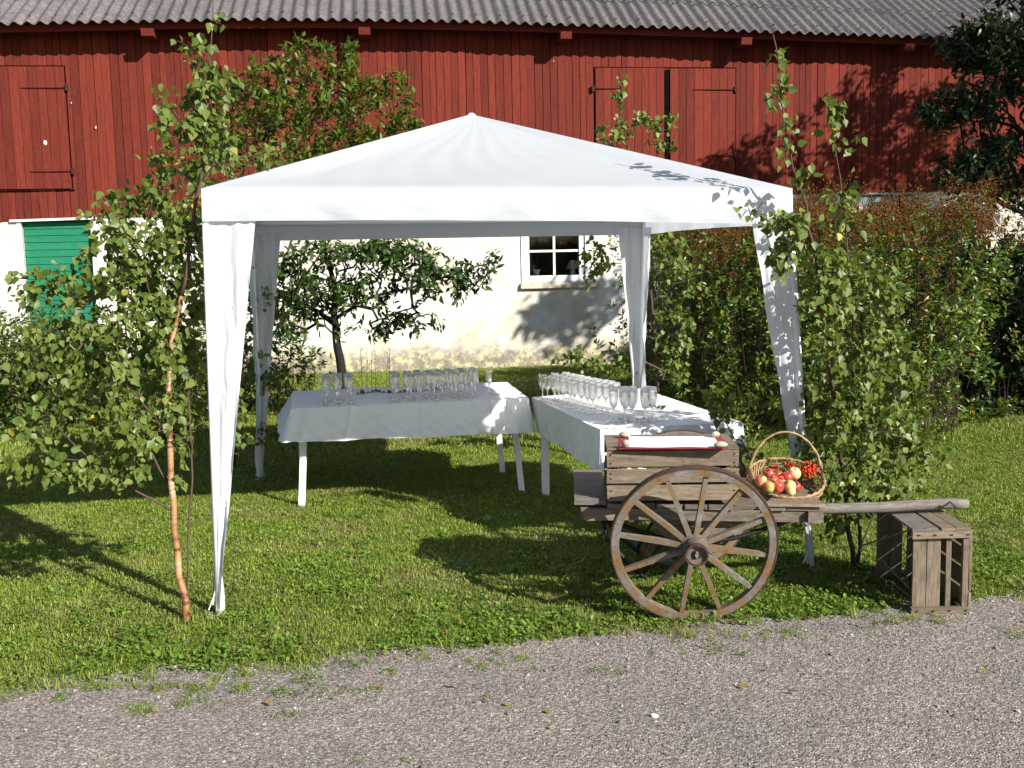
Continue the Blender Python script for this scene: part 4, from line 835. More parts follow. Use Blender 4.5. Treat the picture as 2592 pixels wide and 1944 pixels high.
trc = [([G(560, 900), P(575, 700, 11.2), P(600, 500, 11.2), P(640, 330, 11.2), P(650, 110, 11.2)], .03, .004), ([P(580, 640, 11.2), P(680, 400, 11.2), P(760, 250, 11.2), P(765, 130, 11.2)], .015, .003), ([P(570, 720, 11.2), P(740, 480, 11.2), P(850, 320, 11.2), P(885, 170, 11.2)], .013, .003), ([P(575, 600, 11.2), P(500, 420, 11.2), P(520, 200, 11.2)], .013, .003)]
bl = [blob(640, 250, 11.2, .75, .5, .5, 4), blob(760, 260, 11.2, .65, .42, .4, 3.6), blob(610, 160, 11.2, .5, .3, .3, 1.7), blob(750, 170, 11.2, .35, .3, .2, 1.1), blob(860, 290, 11.2, .3, .25, .2, 1.1), blob(520, 300, 11.2, .6, .6, .4, 2.8), blob(430, 480, 11.2, .6, .5, .4, 1.8), blob(350, 350, 11.2, .15, .25, .2, .3), blob(885, 210, 11.2, .08, .18, .1, .2), blob(290, 560, 11.2, .5, .4, .4, .8), blob(660, 110, 11.2, .12, .12, .1, .25), blob(700, 350, 11.2, .9, .25, .4, 2.6), blob(800, 340, 11.2, .5, .2, .4, 1.5), blob(560, 220, 11.2, .35, .4, .3, 1.6), blob(830, 200, 11.2, .25, .25, .2, .8), blob(690, 100, 11.2, .15, .12, .1, .3), blob(760, 120, 11.2, .1, .15, .1, .25)]
tree('plum_tree', 'bushy tree with upright shoots rising above the left slope of the tent roof', 'tree', trc, bl, 820, 8600, .09, T_LONG, L_UPPER, M_TWIG, 16, hang=-.35, twig=.0018, lspread=.05)
# dark tree on the right
trc = [np.array([8.6, 14, 0]), np.array([8.5, 14, 2]), np.array([8.7, 14, 4]), np.array([8.6, 14, 6.2])]
bl = [((7.0, 13.6, 3.9), (1.3, 1.0, 1.3), 6), ((8.4, 14, 5.2), (1.6, 1.2, 1.3), 4), ((6.15, 13.6, 4.3), (.6, .6, .35), 1.3), ((5.9, 13.6, 3.5), (.55, .6, .35), 1.2), ((6.0, 13.5, 2.75), (.5, .6, .35), 1.1), ((6.9, 13.6, 2.7), (1.1, 1, .6), 3), ((6.5, 13.4, 5.2), (.4, .5, .5), .8), ((7.2, 13.4, 5.6), (.6, .5, .5), 1.2), ((10.2, 14.2, 4.6), (1.2, 1.0, 1.4), 3), ((10.0, 14, 6.2), (.6, .6, .8), 1), ((9.0, 14, 6.4), (.45, .5, .7), .8)]
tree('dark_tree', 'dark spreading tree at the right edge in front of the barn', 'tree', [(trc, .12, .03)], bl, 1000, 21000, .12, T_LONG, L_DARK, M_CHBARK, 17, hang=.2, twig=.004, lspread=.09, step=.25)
trc = [np.array([12.5, 9.5, 0]), np.array([12.4, 9.6, 4]), np.array([12.3, 9.6, 8])]
bl = [((11.5, 10, 6.4), (2.3, 1.6, 1.4), 5), ((13.5, 9.6, 7.5), (2.2, 1.6, 1.6), 4), ((6.7, 11.0, 5.2), (1.0, .5, .5), 1.8), ((6.7, 9.6, 4.6), (1.0, .8, .4), 1.5), ((10.2, 5.6, 5.2), (1.3, 1.0, 1.2), 2.5)]  # crown clumps placed out of view to shade dark tree, barn wall and lawn
tree('shade_tree', 'unseen tall tree beyond the right edge, crown clumps added to cast shade', 'tree', [(trc, .2, .06)], bl, 380, 9500, .2, T_LONG, L_DARK, M_CHBARK, 18, hang=.2, nsep=0, twig=.006, lspread=.15, step=.35)

# ------------------------------------------------------------------ hedge with brown seed heads
def shrub_mass(name, label, cat, pts_fn, nstem, nleaf, lsize, lmat, seed, spikes=0, nsep=300, tm=T_LONG, stem_r=.0025):
    rs = np.random.RandomState(seed); bases = [pts_fn(rs) for _ in range(nstem)]; c = np.mean([b[0] for b in bases], axis=0); root = empty(name, [c[0], c[1], 0], label, cat)
    V = []; Tt = []; P0 = []; D0 = []; mb = MB(); GP = []; GD = []; nl = nleaf // nstem
    for (b, h) in bases:
        lean = rs.normal(0, .09, 2) * h; top = np.array([b[0] + lean[0], b[1] + lean[1], h]); mid = (np.array([b[0], b[1], 0]) + top) / 2 + [lean[0] * .2, lean[1] * .2, 0]
        mb.tube([[b[0], b[1], 0], mid, top], [stem_r, stem_r * .8, stem_r * .4], 4, False)
        if spikes and b[0] > 3.2: top = top + [.30 * (b[0] - 3.2), 0, 0]
        ns_ = max(1, nl // 13); u = rs.uniform(0, 1, ns_) ** .85 * 1.0 + .03; p = np.array([b[0], b[1], 0])[None] * (1 - u[:, None]) + top[None] * u[:, None]
        off = rs.normal(0, 1, (ns_, 3)) * [.17, .17, .05]; sp_ = p + off
        gate = (np.sin(sp_[:, 0] * 7.1 + sp_[:, 2] * 3) * np.sin(sp_[:, 2] * 8.3 + sp_[:, 0] * 2 + sp_[:, 1] * 3) + .5 * np.sin(sp_[:, 0] * 17 + sp_[:, 2] * 13)) > -.45
        sp_ = sp_[gate]; off = off[gate]
        if len(sp_):
            sd_ = off * [1, 1, 0] / (np.linalg.norm(off[:, :2], axis=1, keepdims=True) + 1e-6) * .5 + [0, -.15, .9] + rs.normal(0, .2, off.shape); sd_ /= np.linalg.norm(sd_, axis=1, keepdims=True)
            k_ = np.repeat(np.arange(len(sp_)), 13); w_ = rs.uniform(-1, 1, (len(k_), 1)); P0.append(sp_[k_] + sd_[k_] * w_ * .07); r3 = rs.normal(0, 1, (len(k_), 3)); r3 -= sd_[k_] * np.sum(r3 * sd_[k_], 1, keepdims=True); r3 /= np.linalg.norm(r3, axis=1, keepdims=True) + 1e-6
            D0.append(r3 + sd_[k_] * (.45 + .5 * w_))
        if spikes and rs.uniform() < (spikes if h > 1.72 else .12):
            for _ in range(rs.randint(5, 10)):
                q = top + rs.normal(0, .10, 3) * [1, 1, 1.2]; hh = rs.uniform(.06, .14); n = 6
                axs = nrm([rs.normal(0, .2), rs.normal(0, .2), 1]); ng_ = 26; uu = rs.uniform(0, 1, ng_); rr_ = (.019 * (1 - uu) + .003)[:, None] * rs.uniform(.5, 1.2, (ng_, 1)); an = rs.uniform(0, 6.28, ng_)
                rad_ = np.stack([np.cos(an), np.sin(an), np.zeros(ng_)], 1); GP.append(q + axs * (hh * uu)[:, None] + rad_ * rr_); GD.append(rad_ + axs * rs.uniform(.5, 1.6, (ng_, 1)))
    o = build(mb, 'stems', M_TWIG, root); o['kind'] = 'stuff'
    if spikes:
        gp = np.concatenate(GP); gd = np.concatenate(GD); put_leaves('seed_heads', gp, gd, rs.normal(0, 1, gp.shape), .017 * rs.uniform(.6, 1.3, len(gp)), (T_SMALL[0] * [1.6, 1, 1], T_SMALL[1]), L_SEED, root, 0)
    pos = np.concatenate(P0); dirs = np.concatenate(D0); n = len(pos); nor = rs.normal(0, .5, (n, 3)) + [.1, -.3, .9]
    put_leaves('foliage', pos, dirs, nor, lsize * rs.uniform(.6, 1.3, n), tm, lmat, root, nsep); return root
poly = np.array([(1.15, 10.1), (1.75, 9.15), (2.6, 8.75), (3.45, 8.45), (3.85, 8.8), (4.25, 9.6), (4.4, 11.5), (3.5, 12.9), (1.8, 12.8), (1.3, 11.5)])
def inpoly(x, y):
    c = False; j = len(poly) - 1
    for i in range(len(poly)):
        if (poly[i][1] > y) != (poly[j][1] > y) and x < (poly[j][0] - poly[i][0]) * (y - poly[i][1]) / (poly[j][1] - poly[i][1]) + poly[i][0]: c = not c
        j = i
    return c
def hedge_pt(rs):
    while True:
        x, y = rs.uniform(1, 5), rs.uniform(8.3, 13)
        if inpoly(x, y) and rs.uniform() < (1.0 if y < 10 + .0 * x else .5): break
    h = 1.33 + .5 * min(1, (y - 8.4) / 1.0) + .10 * math.sin(x * 5) + rs.normal(0, .09) + .06 * (x - 2.5)
    if y < 9.0 and rs.uniform() < .5: h *= rs.uniform(.55, .95)
    return np.array([x, y]), h
shrub_mass('hedge', 'tall green hedge topped with brown seed heads behind the right side of the tent', 'hedge', hedge_pt, 820, 96000, .058, L_HEDGE, 21, .95)
def rbush(rs):
    x, y = rs.uniform(4.45, 7.0), rs.uniform(9.9, 12.4); return np.array([x, y]), rs.uniform(1.2, 1.85)
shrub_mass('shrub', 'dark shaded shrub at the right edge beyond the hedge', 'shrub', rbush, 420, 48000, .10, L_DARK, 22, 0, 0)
def shade_bush(rs):
    a, r = rs.uniform(0, 6.28), .9 * rs.uniform(0, 1) ** .5; x, y = 4.2 + r * math.cos(a), 14.5 + .8 * r * math.sin(a); return np.array([x, y]), rs.uniform(1.2, 2.3) * (1 - .25 * r)  # unseen bush put behind the hedge to cast shade below the window
shrub_mass('shrub', 'hidden bush added behind the hedge to shade the barn wall', 'shrub', shade_bush, 90, 9000, .09, L_SHRUB, 25, 0, 0)
def lbush(rs):
    x = rs.uniform(-6.6, -3.1); y = rs.uniform(10.6, 12.4); return np.array([x, y]), rs.uniform(.55, 1.15) * (1.15 if x < -4.6 else .9)
shrub_mass('shrub', 'low leafy shrub row in front of the green barn door', 'shrub', lbush, 300, 26000, .075, L_SHRUB, 23, 0, 200)
def lbush2(rs):
    x = rs.uniform(-3.3, -2.4); y = rs.uniform(11.3, 12.6); return np.array([x, y]), rs.uniform(.5, 1.2)
shrub_mass('shrub', 'dark green shrub behind the front left birch, close to the cherry tree', 'shrub', lbush2, 70, 4000, .07, L_SHRUB, 24, 0, 60)
# raspberry canes
for i, (bx, by, tx, ty) in enumerate([(788, 862, 779, 757), (794, 858, 793, 763), (801, 862, 803, 762), (812, 860, 811, 760), (832, 862, 838, 764), (839, 862, 842, 757)]):
    b = G(bx, by + 55, 0); Yq = b[1]; q = []
    for k in range(9): u = k / 8; q.append(P(bx + (tx - bx) * u + rnd.uniform(-1, 1), (by + 55) + (ty - by - 55) * u, Yq))
    mb = MB(); mb.tube(q, [.006 - .004 * k / 8 for k in range(9)], 5)
    for k in range(2, 9): mb.tube([q[k], q[k] + [rnd.uniform(-.025, .025), 0, .02]], .003, 4)
    ORDc = ['leftmost', 'second', 'third', 'fourth', 'fifth', 'rightmost']
    tag(build(mb, 'bare_cane', M_TWIG), f'thin bare cane behind the left table, {ORDc[i]} of the six' if i in (0, 5) else f'thin bare cane behind the left table, {ORDc[i]} of six from the left', 'plant', 'bare canes behind the left table')
# tall stalks by the left wall
mb = MB()
for k in range(26):
    a = P(rnd.uniform(-20, 110), 760, 14.5); mb.tube([[a[0], a[1], 0], [a[0] + rnd.uniform(-.08, .08), a[1], .7], [a[0] + rnd.uniform(-.2, .2), a[1], rnd.uniform(1.0, 1.7)]], [.006, .004, .002], 4)
tag(build(mb, 'tall_stalks', M_STEMG), 'tall thin stalks against the white wall at the far left', 'plant', kind='stuff')

# ------------------------------------------------------------------ cart
CY = -.055
cart = empty('hand_cart', (.85, 4.9, 0), 'weathered wooden two-wheeled hand cart with spoked wheels and a long shaft', 'cart')
R0 = .372
def wheel(cx, cyy, cz, camber, rot0, face=-1):
    w = empty('wheel', (cx, cyy, cz), None, None) if False else None
    rootv = np.array([cx, cyy, cz]); c_, s_ = math.cos(camber), math.sin(camber)
    ux = nrm([math.cos(CY), math.sin(CY), 0]); ay = nrm([-math.sin(CY), math.cos(CY), 0]) * face   # outward axis (toward viewer for near wheel)
    uz = UP * c_ + ay * s_; ax = ay * c_ - UP * s_                           # lean top outward
    def L(x, z, o): return rootv + ux * x + uz * z + ax * o
    def ring(ro, ri, o0, o1, n=64, seed=0):
        mb = MB(); V = []
        for k in range(n):
            a = 2 * math.pi * k / n; wob = 1 + .004 * math.sin(3 * a + seed) + .002 * math.sin(7 * a)
            for r, o in ((ro, o0), (ro, o1), (ri, o1), (ri, o0)): V.append(L(r * wob * math.cos(a), r * wob * math.sin(a), o))
        mb.add(V, [(k * 4 + j, ((k + 1) % n) * 4 + j, ((k + 1) % n) * 4 + (j + 1) % 4, k * 4 + (j + 1) % 4) for k in range(n) for j in range(4)]); return mb
    wh = build(ring(R0 - .006, R0 - .039, -.021, .021), 'wheel', M_RIM, cart)
    build(ring(R0, R0 - .006, -.025, .0235), 'iron_tyre', M_IRON, wh)
    build(MB().lathe([(.02, -.12), (.042, -.115), (.05, -.07), (.054, -.02), (.062, -.015), (.062, .03), (.052, .034), (.049, .09), (.0485, .115), (.042, .118), (.040, .108), (.02, .104)], rootv, ax, 28), 'hub', M_CART, wh, False)
    build(MB().lathe([(.0505, .096), (.0515, .098), (.0515, .122), (.044, .122)], rootv, ax, 28, False), 'hub_band', M_IRON, wh)
    build(MB().lathe([(.021, .100), (.021, .1085), (.001, .1086)], rootv, ax, 16, False), 'axle_hole', M_DARKIRON, wh)
    mb = MB(); mb.tube([L(0, -.014, .112), L(0, .014, .112)], .006, 6); mb.tube([L(0, 0, .10), L(0, 0, .118)], .009, 8); build(mb, 'linch_pin', M_GREYW, wh)
    for k in range(12):
        a = math.pi / 2 - R(rot0 + 30 * k); dx, dz = math.cos(a), math.sin(a); mb = MB()
        mb.bar(L(dx * .05, dz * .05, .012), L(dx * (R0 - .04), dz * (R0 - .04), .0), .024, .034, ax, .019, .022)
        build(mb, 'spoke', M_RIM, wh)
    return wh
wc = G(1494, 1338); camb = R(8)
wheel(wc[0] + .0, wc[1] - R0 * math.sin(camb) - .0, R0 * math.cos(camb) - .004, camb, 8.6, -1)
wheel(.90, 5.41, R0 * math.cos(camb) - .004, camb, 3, 1)
# axle
nb_ = np.array([wc[0], wc[1], R0]); fb_ = np.array([.90, 5.4, R0])
mb = MB(); mb.bar(nb_ + [0, .06, 0], fb_ + [0, -.07, 0], .04, .04); build(mb, 'axle', M_DARKIRON, cart)
cfr = frame((.31, 4.74, .455), CY, .022)     # bed frame: x along the cart, y away, z up
LB = 1.07; DB = .60
def cb(name, lo, hi, mat=M_CART, par=cart): return build(MB().box(cfr, lo, hi), name, mat, par)
cb('side_beam', (0, 0, -.025), (LB, .05, .03)); cb('side_beam', (0, DB - .05, -.025), (LB, DB, .03))
mb = MB(); mb.hexa([cfr(.02, -.012, -.03), cfr(.33, -.012, -.02), cfr(.33, -.001, -.02), cfr(.02, -.001, -.03), cfr(.0, -.012, .028), cfr(.32, -.012, .03), cfr(.32, -.001, .03), cfr(.0, -.001, .028)]); build(mb, 'side_cleat', M_CRATE, cart)
x = -.03; i = 0
while x < LB - .05:
    w = [.155, .11, .12, .13, .11, .12, .14, .10][i % 8]; y0, y1 = rnd.uniform(-.02, .01), DB + rnd.uniform(.0, .05)
    if i == 0: x += 0; y0, y1 = -.0, DB + .09
    mb = MB(); mb.box(cfr, (x, y0, .032 + (.012 if i == 0 else 0)), (x + w - .006, y1, .054 + (.02 if i == 0 else 0)))
    build(mb, 'plank', M_GREYW if i == 0 else M_CART, cart); x += w; i += 1
mb = MB(); mb.box(cfr, (LB - .02, -.03, -.02), (LB + .05, DB + .03, .03)); build(mb, 'end_bar', M_CART, cart)
mb = MB(); mb.hexa([cfr(LB - .23, -.03, .055), cfr(LB + .06, -.03, .055), cfr(LB + .05, .2, .055), cfr(LB - .1, .2, .055), cfr(LB - .22, -.025, .068), cfr(LB + .055, -.025, .068), cfr(LB + .04, .2, .068), cfr(LB - .12, .2, .068)]); build(mb, 'broken_board', M_CRATE, cart)
mb = MB(); mb.hexa([cfr(LB - .06, .22, .055), cfr(LB + .10, .2, .055), cfr(LB + .04, .36, .055), cfr(LB - .1, .36, .055), cfr(LB - .06, .22, .075), cfr(LB + .10, .2, .075), cfr(LB + .04, .36, .075), cfr(LB - .1, .36, .075)]); build(mb, 'broken_board', M_CRATE, cart)
# shafts
a = cfr(LB - .25, .03, .02); b = P(2090, 1088, 4.82); m = P(1780, 1099, 4.80)
mb = MB(); ps = [P(1745, 1100, 4.80), m, P(1900, 1096, 4.81), P(2000, 1090, 4.82), P(2060, 1087, 4.82), b]; mb.tube(ps, [.022, .026, .027, .027, .026, .022], 9); build(mb, 'shaft', M_GREYW, cart, True)
mb = MB(); mb.tube([P(2035, 1096, 4.77), P(2052, 1084, 4.76), P(2066, 1098, 4.77)], .004, 5); build(mb, 'shaft_hook', M_DARKIRON, cart)
mb = MB(); mb.tube([cfr(LB - .3, DB - .06, .0), cfr(LB + .06, DB - .08, .0), cfr(LB + .14, DB - .1, .0)], .022, 8); build(mb, 'shaft', M_GREYW, cart, True)
# bolster and springs under the bed
mb = MB(); mb.hexa([cfr(.42, .06, -.14), cfr(.62, .06, -.14), cfr(.62, .5, -.14), cfr(.42, .5, -.14), cfr(.32, .052, -.026), cfr(.74, .052, -.026), cfr(.74, .54, -.026), cfr(.32, .54, -.026)]); build(mb, 'bolster', M_CART, cart)
for y in (.08, .52):
    mb = MB(); mb.tube([cfr(.1 + .9 * k / 10, y, -.03 - .12 * math.sin(math.pi * k / 10)) for k in range(11)], .011, 6); build(mb, 'leaf_spring', M_DARKIRON, cart, True)
    mb = MB(); mb.tube([cfr(.1, y, -.02), cfr(.13, y, -.14), cfr(.24, y, -.27), cfr(.32, y, -.33)], .011, 6); build(mb, 'support_leg', M_DARKIRON, cart, True)
    mb = MB(); mb.tube([cfr(.46, y, -.05), cfr(.36, y, -.2), cfr(.30, y, -.32)], .009, 6); build(mb, 'support_stay', M_DARKIRON, cart, True)

# ------------------------------------------------------------------ crate on the cart
def slat(fr, lo, hi, mat, par, name='slat', j=.003):
    lo = np.array(lo, float); hi = np.array(hi, float); c = []
    for (x, y, z) in [(0, 0, 0), (1, 0, 0), (1, 1, 0), (0, 1, 0), (0, 0, 1), (1, 0, 1), (1, 1, 1), (0, 1, 1)]:
        c.append(fr(*( [lo[0], hi[0]][x] + rnd.uniform(-j, j), [lo[1], hi[1]][y] + rnd.uniform(-j, j) * .3, [lo[2], hi[2]][z] + rnd.uniform(-j, j))))
    return build(MB().hexa(c), name, mat, par)
co = P(1312, 1083, 4.70); CZ0 = co[2]
wC = P(1597, 1083, 4.66)[0] - co[0]; HC = P(1312, 974, 4.70)[2] - CZ0; DC = .37
cfr2 = frame(co, CY)
crate = empty('wooden_crate', cfr2(wC / 2, DC / 2, 0), 'old wooden slatted crate standing on the cart, topped with a cloth', 'crate')
hs = [(.0, .31), (.36, .63), (.68, .985)]
for a, b in hs:
    slat(cfr2, (0, 0, HC * a), (wC, .012, HC * b), M_CRATE, crate); slat(cfr2, (0, DC - .012, HC * a), (wC, DC, HC * b), M_CRATE, crate)
for x0 in (0.016, wC - .034):
    for a, b in hs: slat(cfr2, (x0, .013, HC * a), (x0 + .014, DC - .013, HC * b), M_CRATE, crate, 'end_slat')
    for yy in (.014, DC - .034): slat(cfr2, (x0 + (.016 if x0 < .1 else -.02), yy, 0), (x0 + (.036 if x0 < .1 else -.001), yy + .02, HC), M_CRATE, crate, 'corner_post')
for k in range(5):
    y0 = -.004 + k * (DC + .008) / 5; slat(cfr2, (0, y0 + .002, HC + .001), (wC, y0 + (DC + .008) / 5 - .002, HC + .013), M_CRATE, crate, 'top_slat', .001)
mb = MB()
for zf in (.07, .2, .45, .55, .75, .92):
    for x in (.018, wC - .02):
        mb.box(cfr2, (x - .003, -.0035, HC * zf - .003), (x + .003, -.0005, HC * zf + .003))
build(mb, 'nails', M_DARKIRON, crate)
# cloth, paper, stones
TOP = HC + .0145
mb = MB(); 
def ctop(vx, vy): d = G(vx, vy, CZ0 + TOP); return d
q = [ctop(1337, 970), ctop(1575, 970), ctop(1558, 943), ctop(1338, 944)]
mb.grid(lambda u, v: (q[0] * (1 - u) + q[1] * u) * (1 - v) + (q[3] * (1 - u) + q[2] * u) * v + np.array([0, 0, .0012 + .0008 * math.sin(u * 19)]), 30, 6)
tag(build(mb, 'red_mat', M_REDCLOTH, None, True), 'dark red cloth mat lying on the crate under a white sheet', 'mat')
q2 = [ctop(1359, 968.5), ctop(1558, 968.5), ctop(1542, 944.5), ctop(1358, 945)]
mb = MB(); mb.grid(lambda u, v: (q2[0] * (1 - u) + q2[1] * u) * (1 - v) + (q2[3] * (1 - u) + q2[2] * u) * v + np.array([0, 0, .005 + .001 * math.sin(u * 9 + 2)]), 30, 6)
tag(build(mb, 'paper_sheet', M_PAPER, None, True), 'long white paper sheet held down by four stones on the crate', 'paper')
import bmesh
def lump(c, r, sx, sy, sz, seed, name, mat, par=None, sub=3, amp=.12):
    bm = bmesh.new(); bmesh.ops.create_icosphere(bm, subdivisions=sub, radius=1); r_ = np.random.RandomState(seed); ph = r_.uniform(0, 6, 6)
    V = np.array([v.co[:] for v in bm.verts]); F = [tuple(v.index for v in f.verts) for f in bm.faces]; bm.free()
    n = 1 + amp * (np.sin(V[:, 0] * 2.3 + ph[0]) * np.sin(V[:, 1] * 2.1 + ph[1]) + .5 * np.sin(V[:, 2] * 3.7 + ph[2])); V = V * n[:, None] * [sx, sy, sz] * r
    mb = MB(); mb.add(V + c, F); return build(mb, name, mat, par, True)
for (vx, vy, r, sx, sz, lb) in [(1349, 940, .021, 1.35, .75, 'smooth stone on the back left corner of the red mat'), (1352, 966, .021, 1.0, .9, 'round grey stone on the front left corner of the red mat'), (1545, 941, .018, 1.15, .9, 'small stone on the back right corner of the red mat'), (1558, 967, .022, 1.35, .75, 'wide flat stone on the front right corner of the red mat')]:
    c = ctop(vx, vy + (6 if vy < 950 else 2)); c = c + [0, 0, r * sz * .9 + .004]
    tag(lump(c, r, sx, .9, sz, int(vx), 'stone', M_STONE), lb, 'stone', 'stones holding down the paper')

# ------------------------------------------------------------------ crate standing on the right
o3 = G(1966, 1327); yw = math.atan2(*( (G(2088, 1325) - o3)[[1, 0]] )) * .0 - .02
fr3 = frame(o3, yw); w3 = P(2090, 1320, o3[1])[0] - o3[0]; h3 = P(1966, 1147, o3[1])[2]; d3 = .52
cr3 = empty('wooden_crate', fr3(w3 / 2, d3 / 2, 0), 'empty wooden crate standing on its side by the gravel, open to the left', 'crate')
z0 = .0
# near end panel: upright boards behind two horizontal cleats
bw = w3 / .27
for (a, b) in ((.0, .063), (.067, .127), (.155, .178)): slat(fr3, (a * bw + .012, .012, .022), (b * bw + .012, .026, h3 - .02), M_CRATEV, cr3, 'upright_slat', .002)
slat(fr3, (w3 - .030, -.001, .032), (w3 - .004, .022, h3 - .033), M_CRATEV, cr3, 'corner_post', .002)
slat(fr3, (.0, -.012, h3 - .034), (w3, .010, h3 - .002), M_CRATE, cr3, 'cleat', .003); slat(fr3, (.0, -.012, .004), (w3, .010, .034), M_CRATE, cr3, 'cleat', .003)
# far end
for (a, b) in ((.0, .063), (.067, .127), (.155, .215)): slat(fr3, (a * bw + .012, d3 - .026, .02), (b * bw + .012, d3 - .012, h3 - .02), M_CRATEV, cr3, 'upright_slat', .002)
slat(fr3, (.0, d3 - .012, h3 - .034), (w3, d3, h3 - .002), M_CRATE, cr3, 'cleat'); slat(fr3, (.0, d3 - .012, .004), (w3, d3, .034), M_CRATE, cr3, 'cleat')
# top boards, bottom boards, right side (crate floor)
for (a, b, m_) in ((0, .44, M_GREYW), (.50, .74, M_CRATE), (.75, 1.0, M_CRATE)):
    slat(fr3, (a * w3, -.006, h3), (b * w3, d3, h3 + .012), m_, cr3, 'top_slat', .002); slat(fr3, (a * w3, -.004, -.010), (b * w3, d3, .003), M_CRATE, cr3, 'bottom_slat', .002)
for k in range(4): z_ = .01 + k * h3 / 4; slat(fr3, (w3 - .001, .0, z_), (w3 + .011, d3, z_ + h3 / 4 - .012), M_CRATEV, cr3, 'side_slat', .002)
mb = MB()
for z_ in (h3 - .018, .018):
    for k in range(4): x_ = .02 + k * w3 * .28; mb.box(fr3, (x_, -.0155, z_ - .002), (x_ + .012, -.0125, z_ + .003))
build(mb, 'nails', M_DARKIRON, cr3)
mb = MB(); mb.tube([fr3(-.04, .10, h3 * .72), fr3(.02, .2, h3 * .84)], .0035, 4); mb.tube([fr3(-.1, .42, h3 * .52), fr3(.01, .05, h3 * .98)], .0045, 5); mb.tube([fr3(.0, .03, h3 * .30), fr3(-.06, .22, h3 * .5)], .004, 5); mb.tube([fr3(-.03, .2, .10), fr3(.03, .02, .06)], .004, 5); mb.tube([fr3(.05, .1, h3 * .3), fr3(.2, .3, h3 * .7)], .003, 5); mb.tube([fr3(.1, .1, h3 * .5), fr3(.2, .05, h3 * .4)], .003, 5)
tag(build(mb, 'sticks', M_GREYW), 'thin bare sticks leaning in the open crate by the gravel', 'sticks')

# ------------------------------------------------------------------ basket
bc = P(1697, 1032, 4.93); tilt = R(20)
bax = nrm([0.0, -math.sin(tilt), math.cos(tilt)]); bux = np.array([1., .0, 0]); buy = np.cross(bax, bux)
def BK(r, a, h): return bc + (bux * math.cos(a) * r + buy * math.sin(a) * r) + bax * h
bk = empty('wicker_basket', BK(0, 0, -.1), 'round wicker basket with hoop handle full of apples and berries on the cart', 'basket')
RB = .182
def bowl(t): return RB * math.sin(min(1, t) * math.pi / 2) ** .75, -.115 * (1 - t ** 1.8)
for k in range(24):
    a = 2 * math.pi * k / 24; mb = MB(); mb.tube([BK(bowl(t)[0], a, bowl(t)[1]) for t in np.linspace(.08, 1, 9)], .0035, 5); build(mb, 'rib', M_WICK, bk, True)
for j in range(13):
    t = .16 + .84 * j / 13; r, h = bowl(t); mb = MB(); mb.tube([BK(r + .005 * math.cos(24 * a / 2 + (j % 2) * math.pi), a, h + .001) for a in np.linspace(0, 2 * math.pi, 97)[:-1]], .0036, 4, closed=True); build(mb, 'woven_strand', M_WICK if j % 3 else M_WICKD, bk, True)
mb = MB()
for ph in (0, math.pi): mb.tube([BK(RB + .003 * math.cos(14 * a + ph), a, .004 * math.sin(14 * a + ph)) for a in np.linspace(0, 2 * math.pi, 121)[:-1]], .006, 6, closed=True)
build(mb, 'rim', M_WICK, bk, True)
mb = MB()
for ph in (0, math.pi):
    q = []
    for k in range(41):
        a = math.pi * k / 40; tw = 10 * a + ph; q.append(bc + bux * (math.cos(a) * (RB * .99 + .004 * math.cos(tw))) + UP * (math.sin(a) * .235 - .012) + np.array([0, 1, 0]) * (math.sin(a) * .02 + .004 * math.sin(tw)))
    mb.tube(q, .0052, 6)
build(mb, 'handle', M_WICK, bk, True)
# fan of wicker round the left handle joint
for k in range(11):
    a0 = math.pi + (k - 5) * .11; mb = MB(); c0 = bc + bux * (-RB * .97) + UP * (.035 + .0 * k)
    mb.tube([c0 + UP * .02, BK(RB * 1.03, a0, .01), BK(bowl(.75)[0] * 1.04, math.pi + (k - 5) * .13, bowl(.75)[1])], .0035, 5); build(mb, 'fan_strand', M_WICK, bk, True)
for k in range(9):
    mb = MB(); u = k / 8; mb.tube([BK(RB * .97, math.pi * (.98 - .36 * u), .004), BK(RB * .86, math.pi * (1.0 - .30 * u), -.035), BK(RB * .78, math.pi * (1.02 - .26 * u), -.06)], .004, 5); build(mb, 'fan_strand', M_WICK, bk, True)
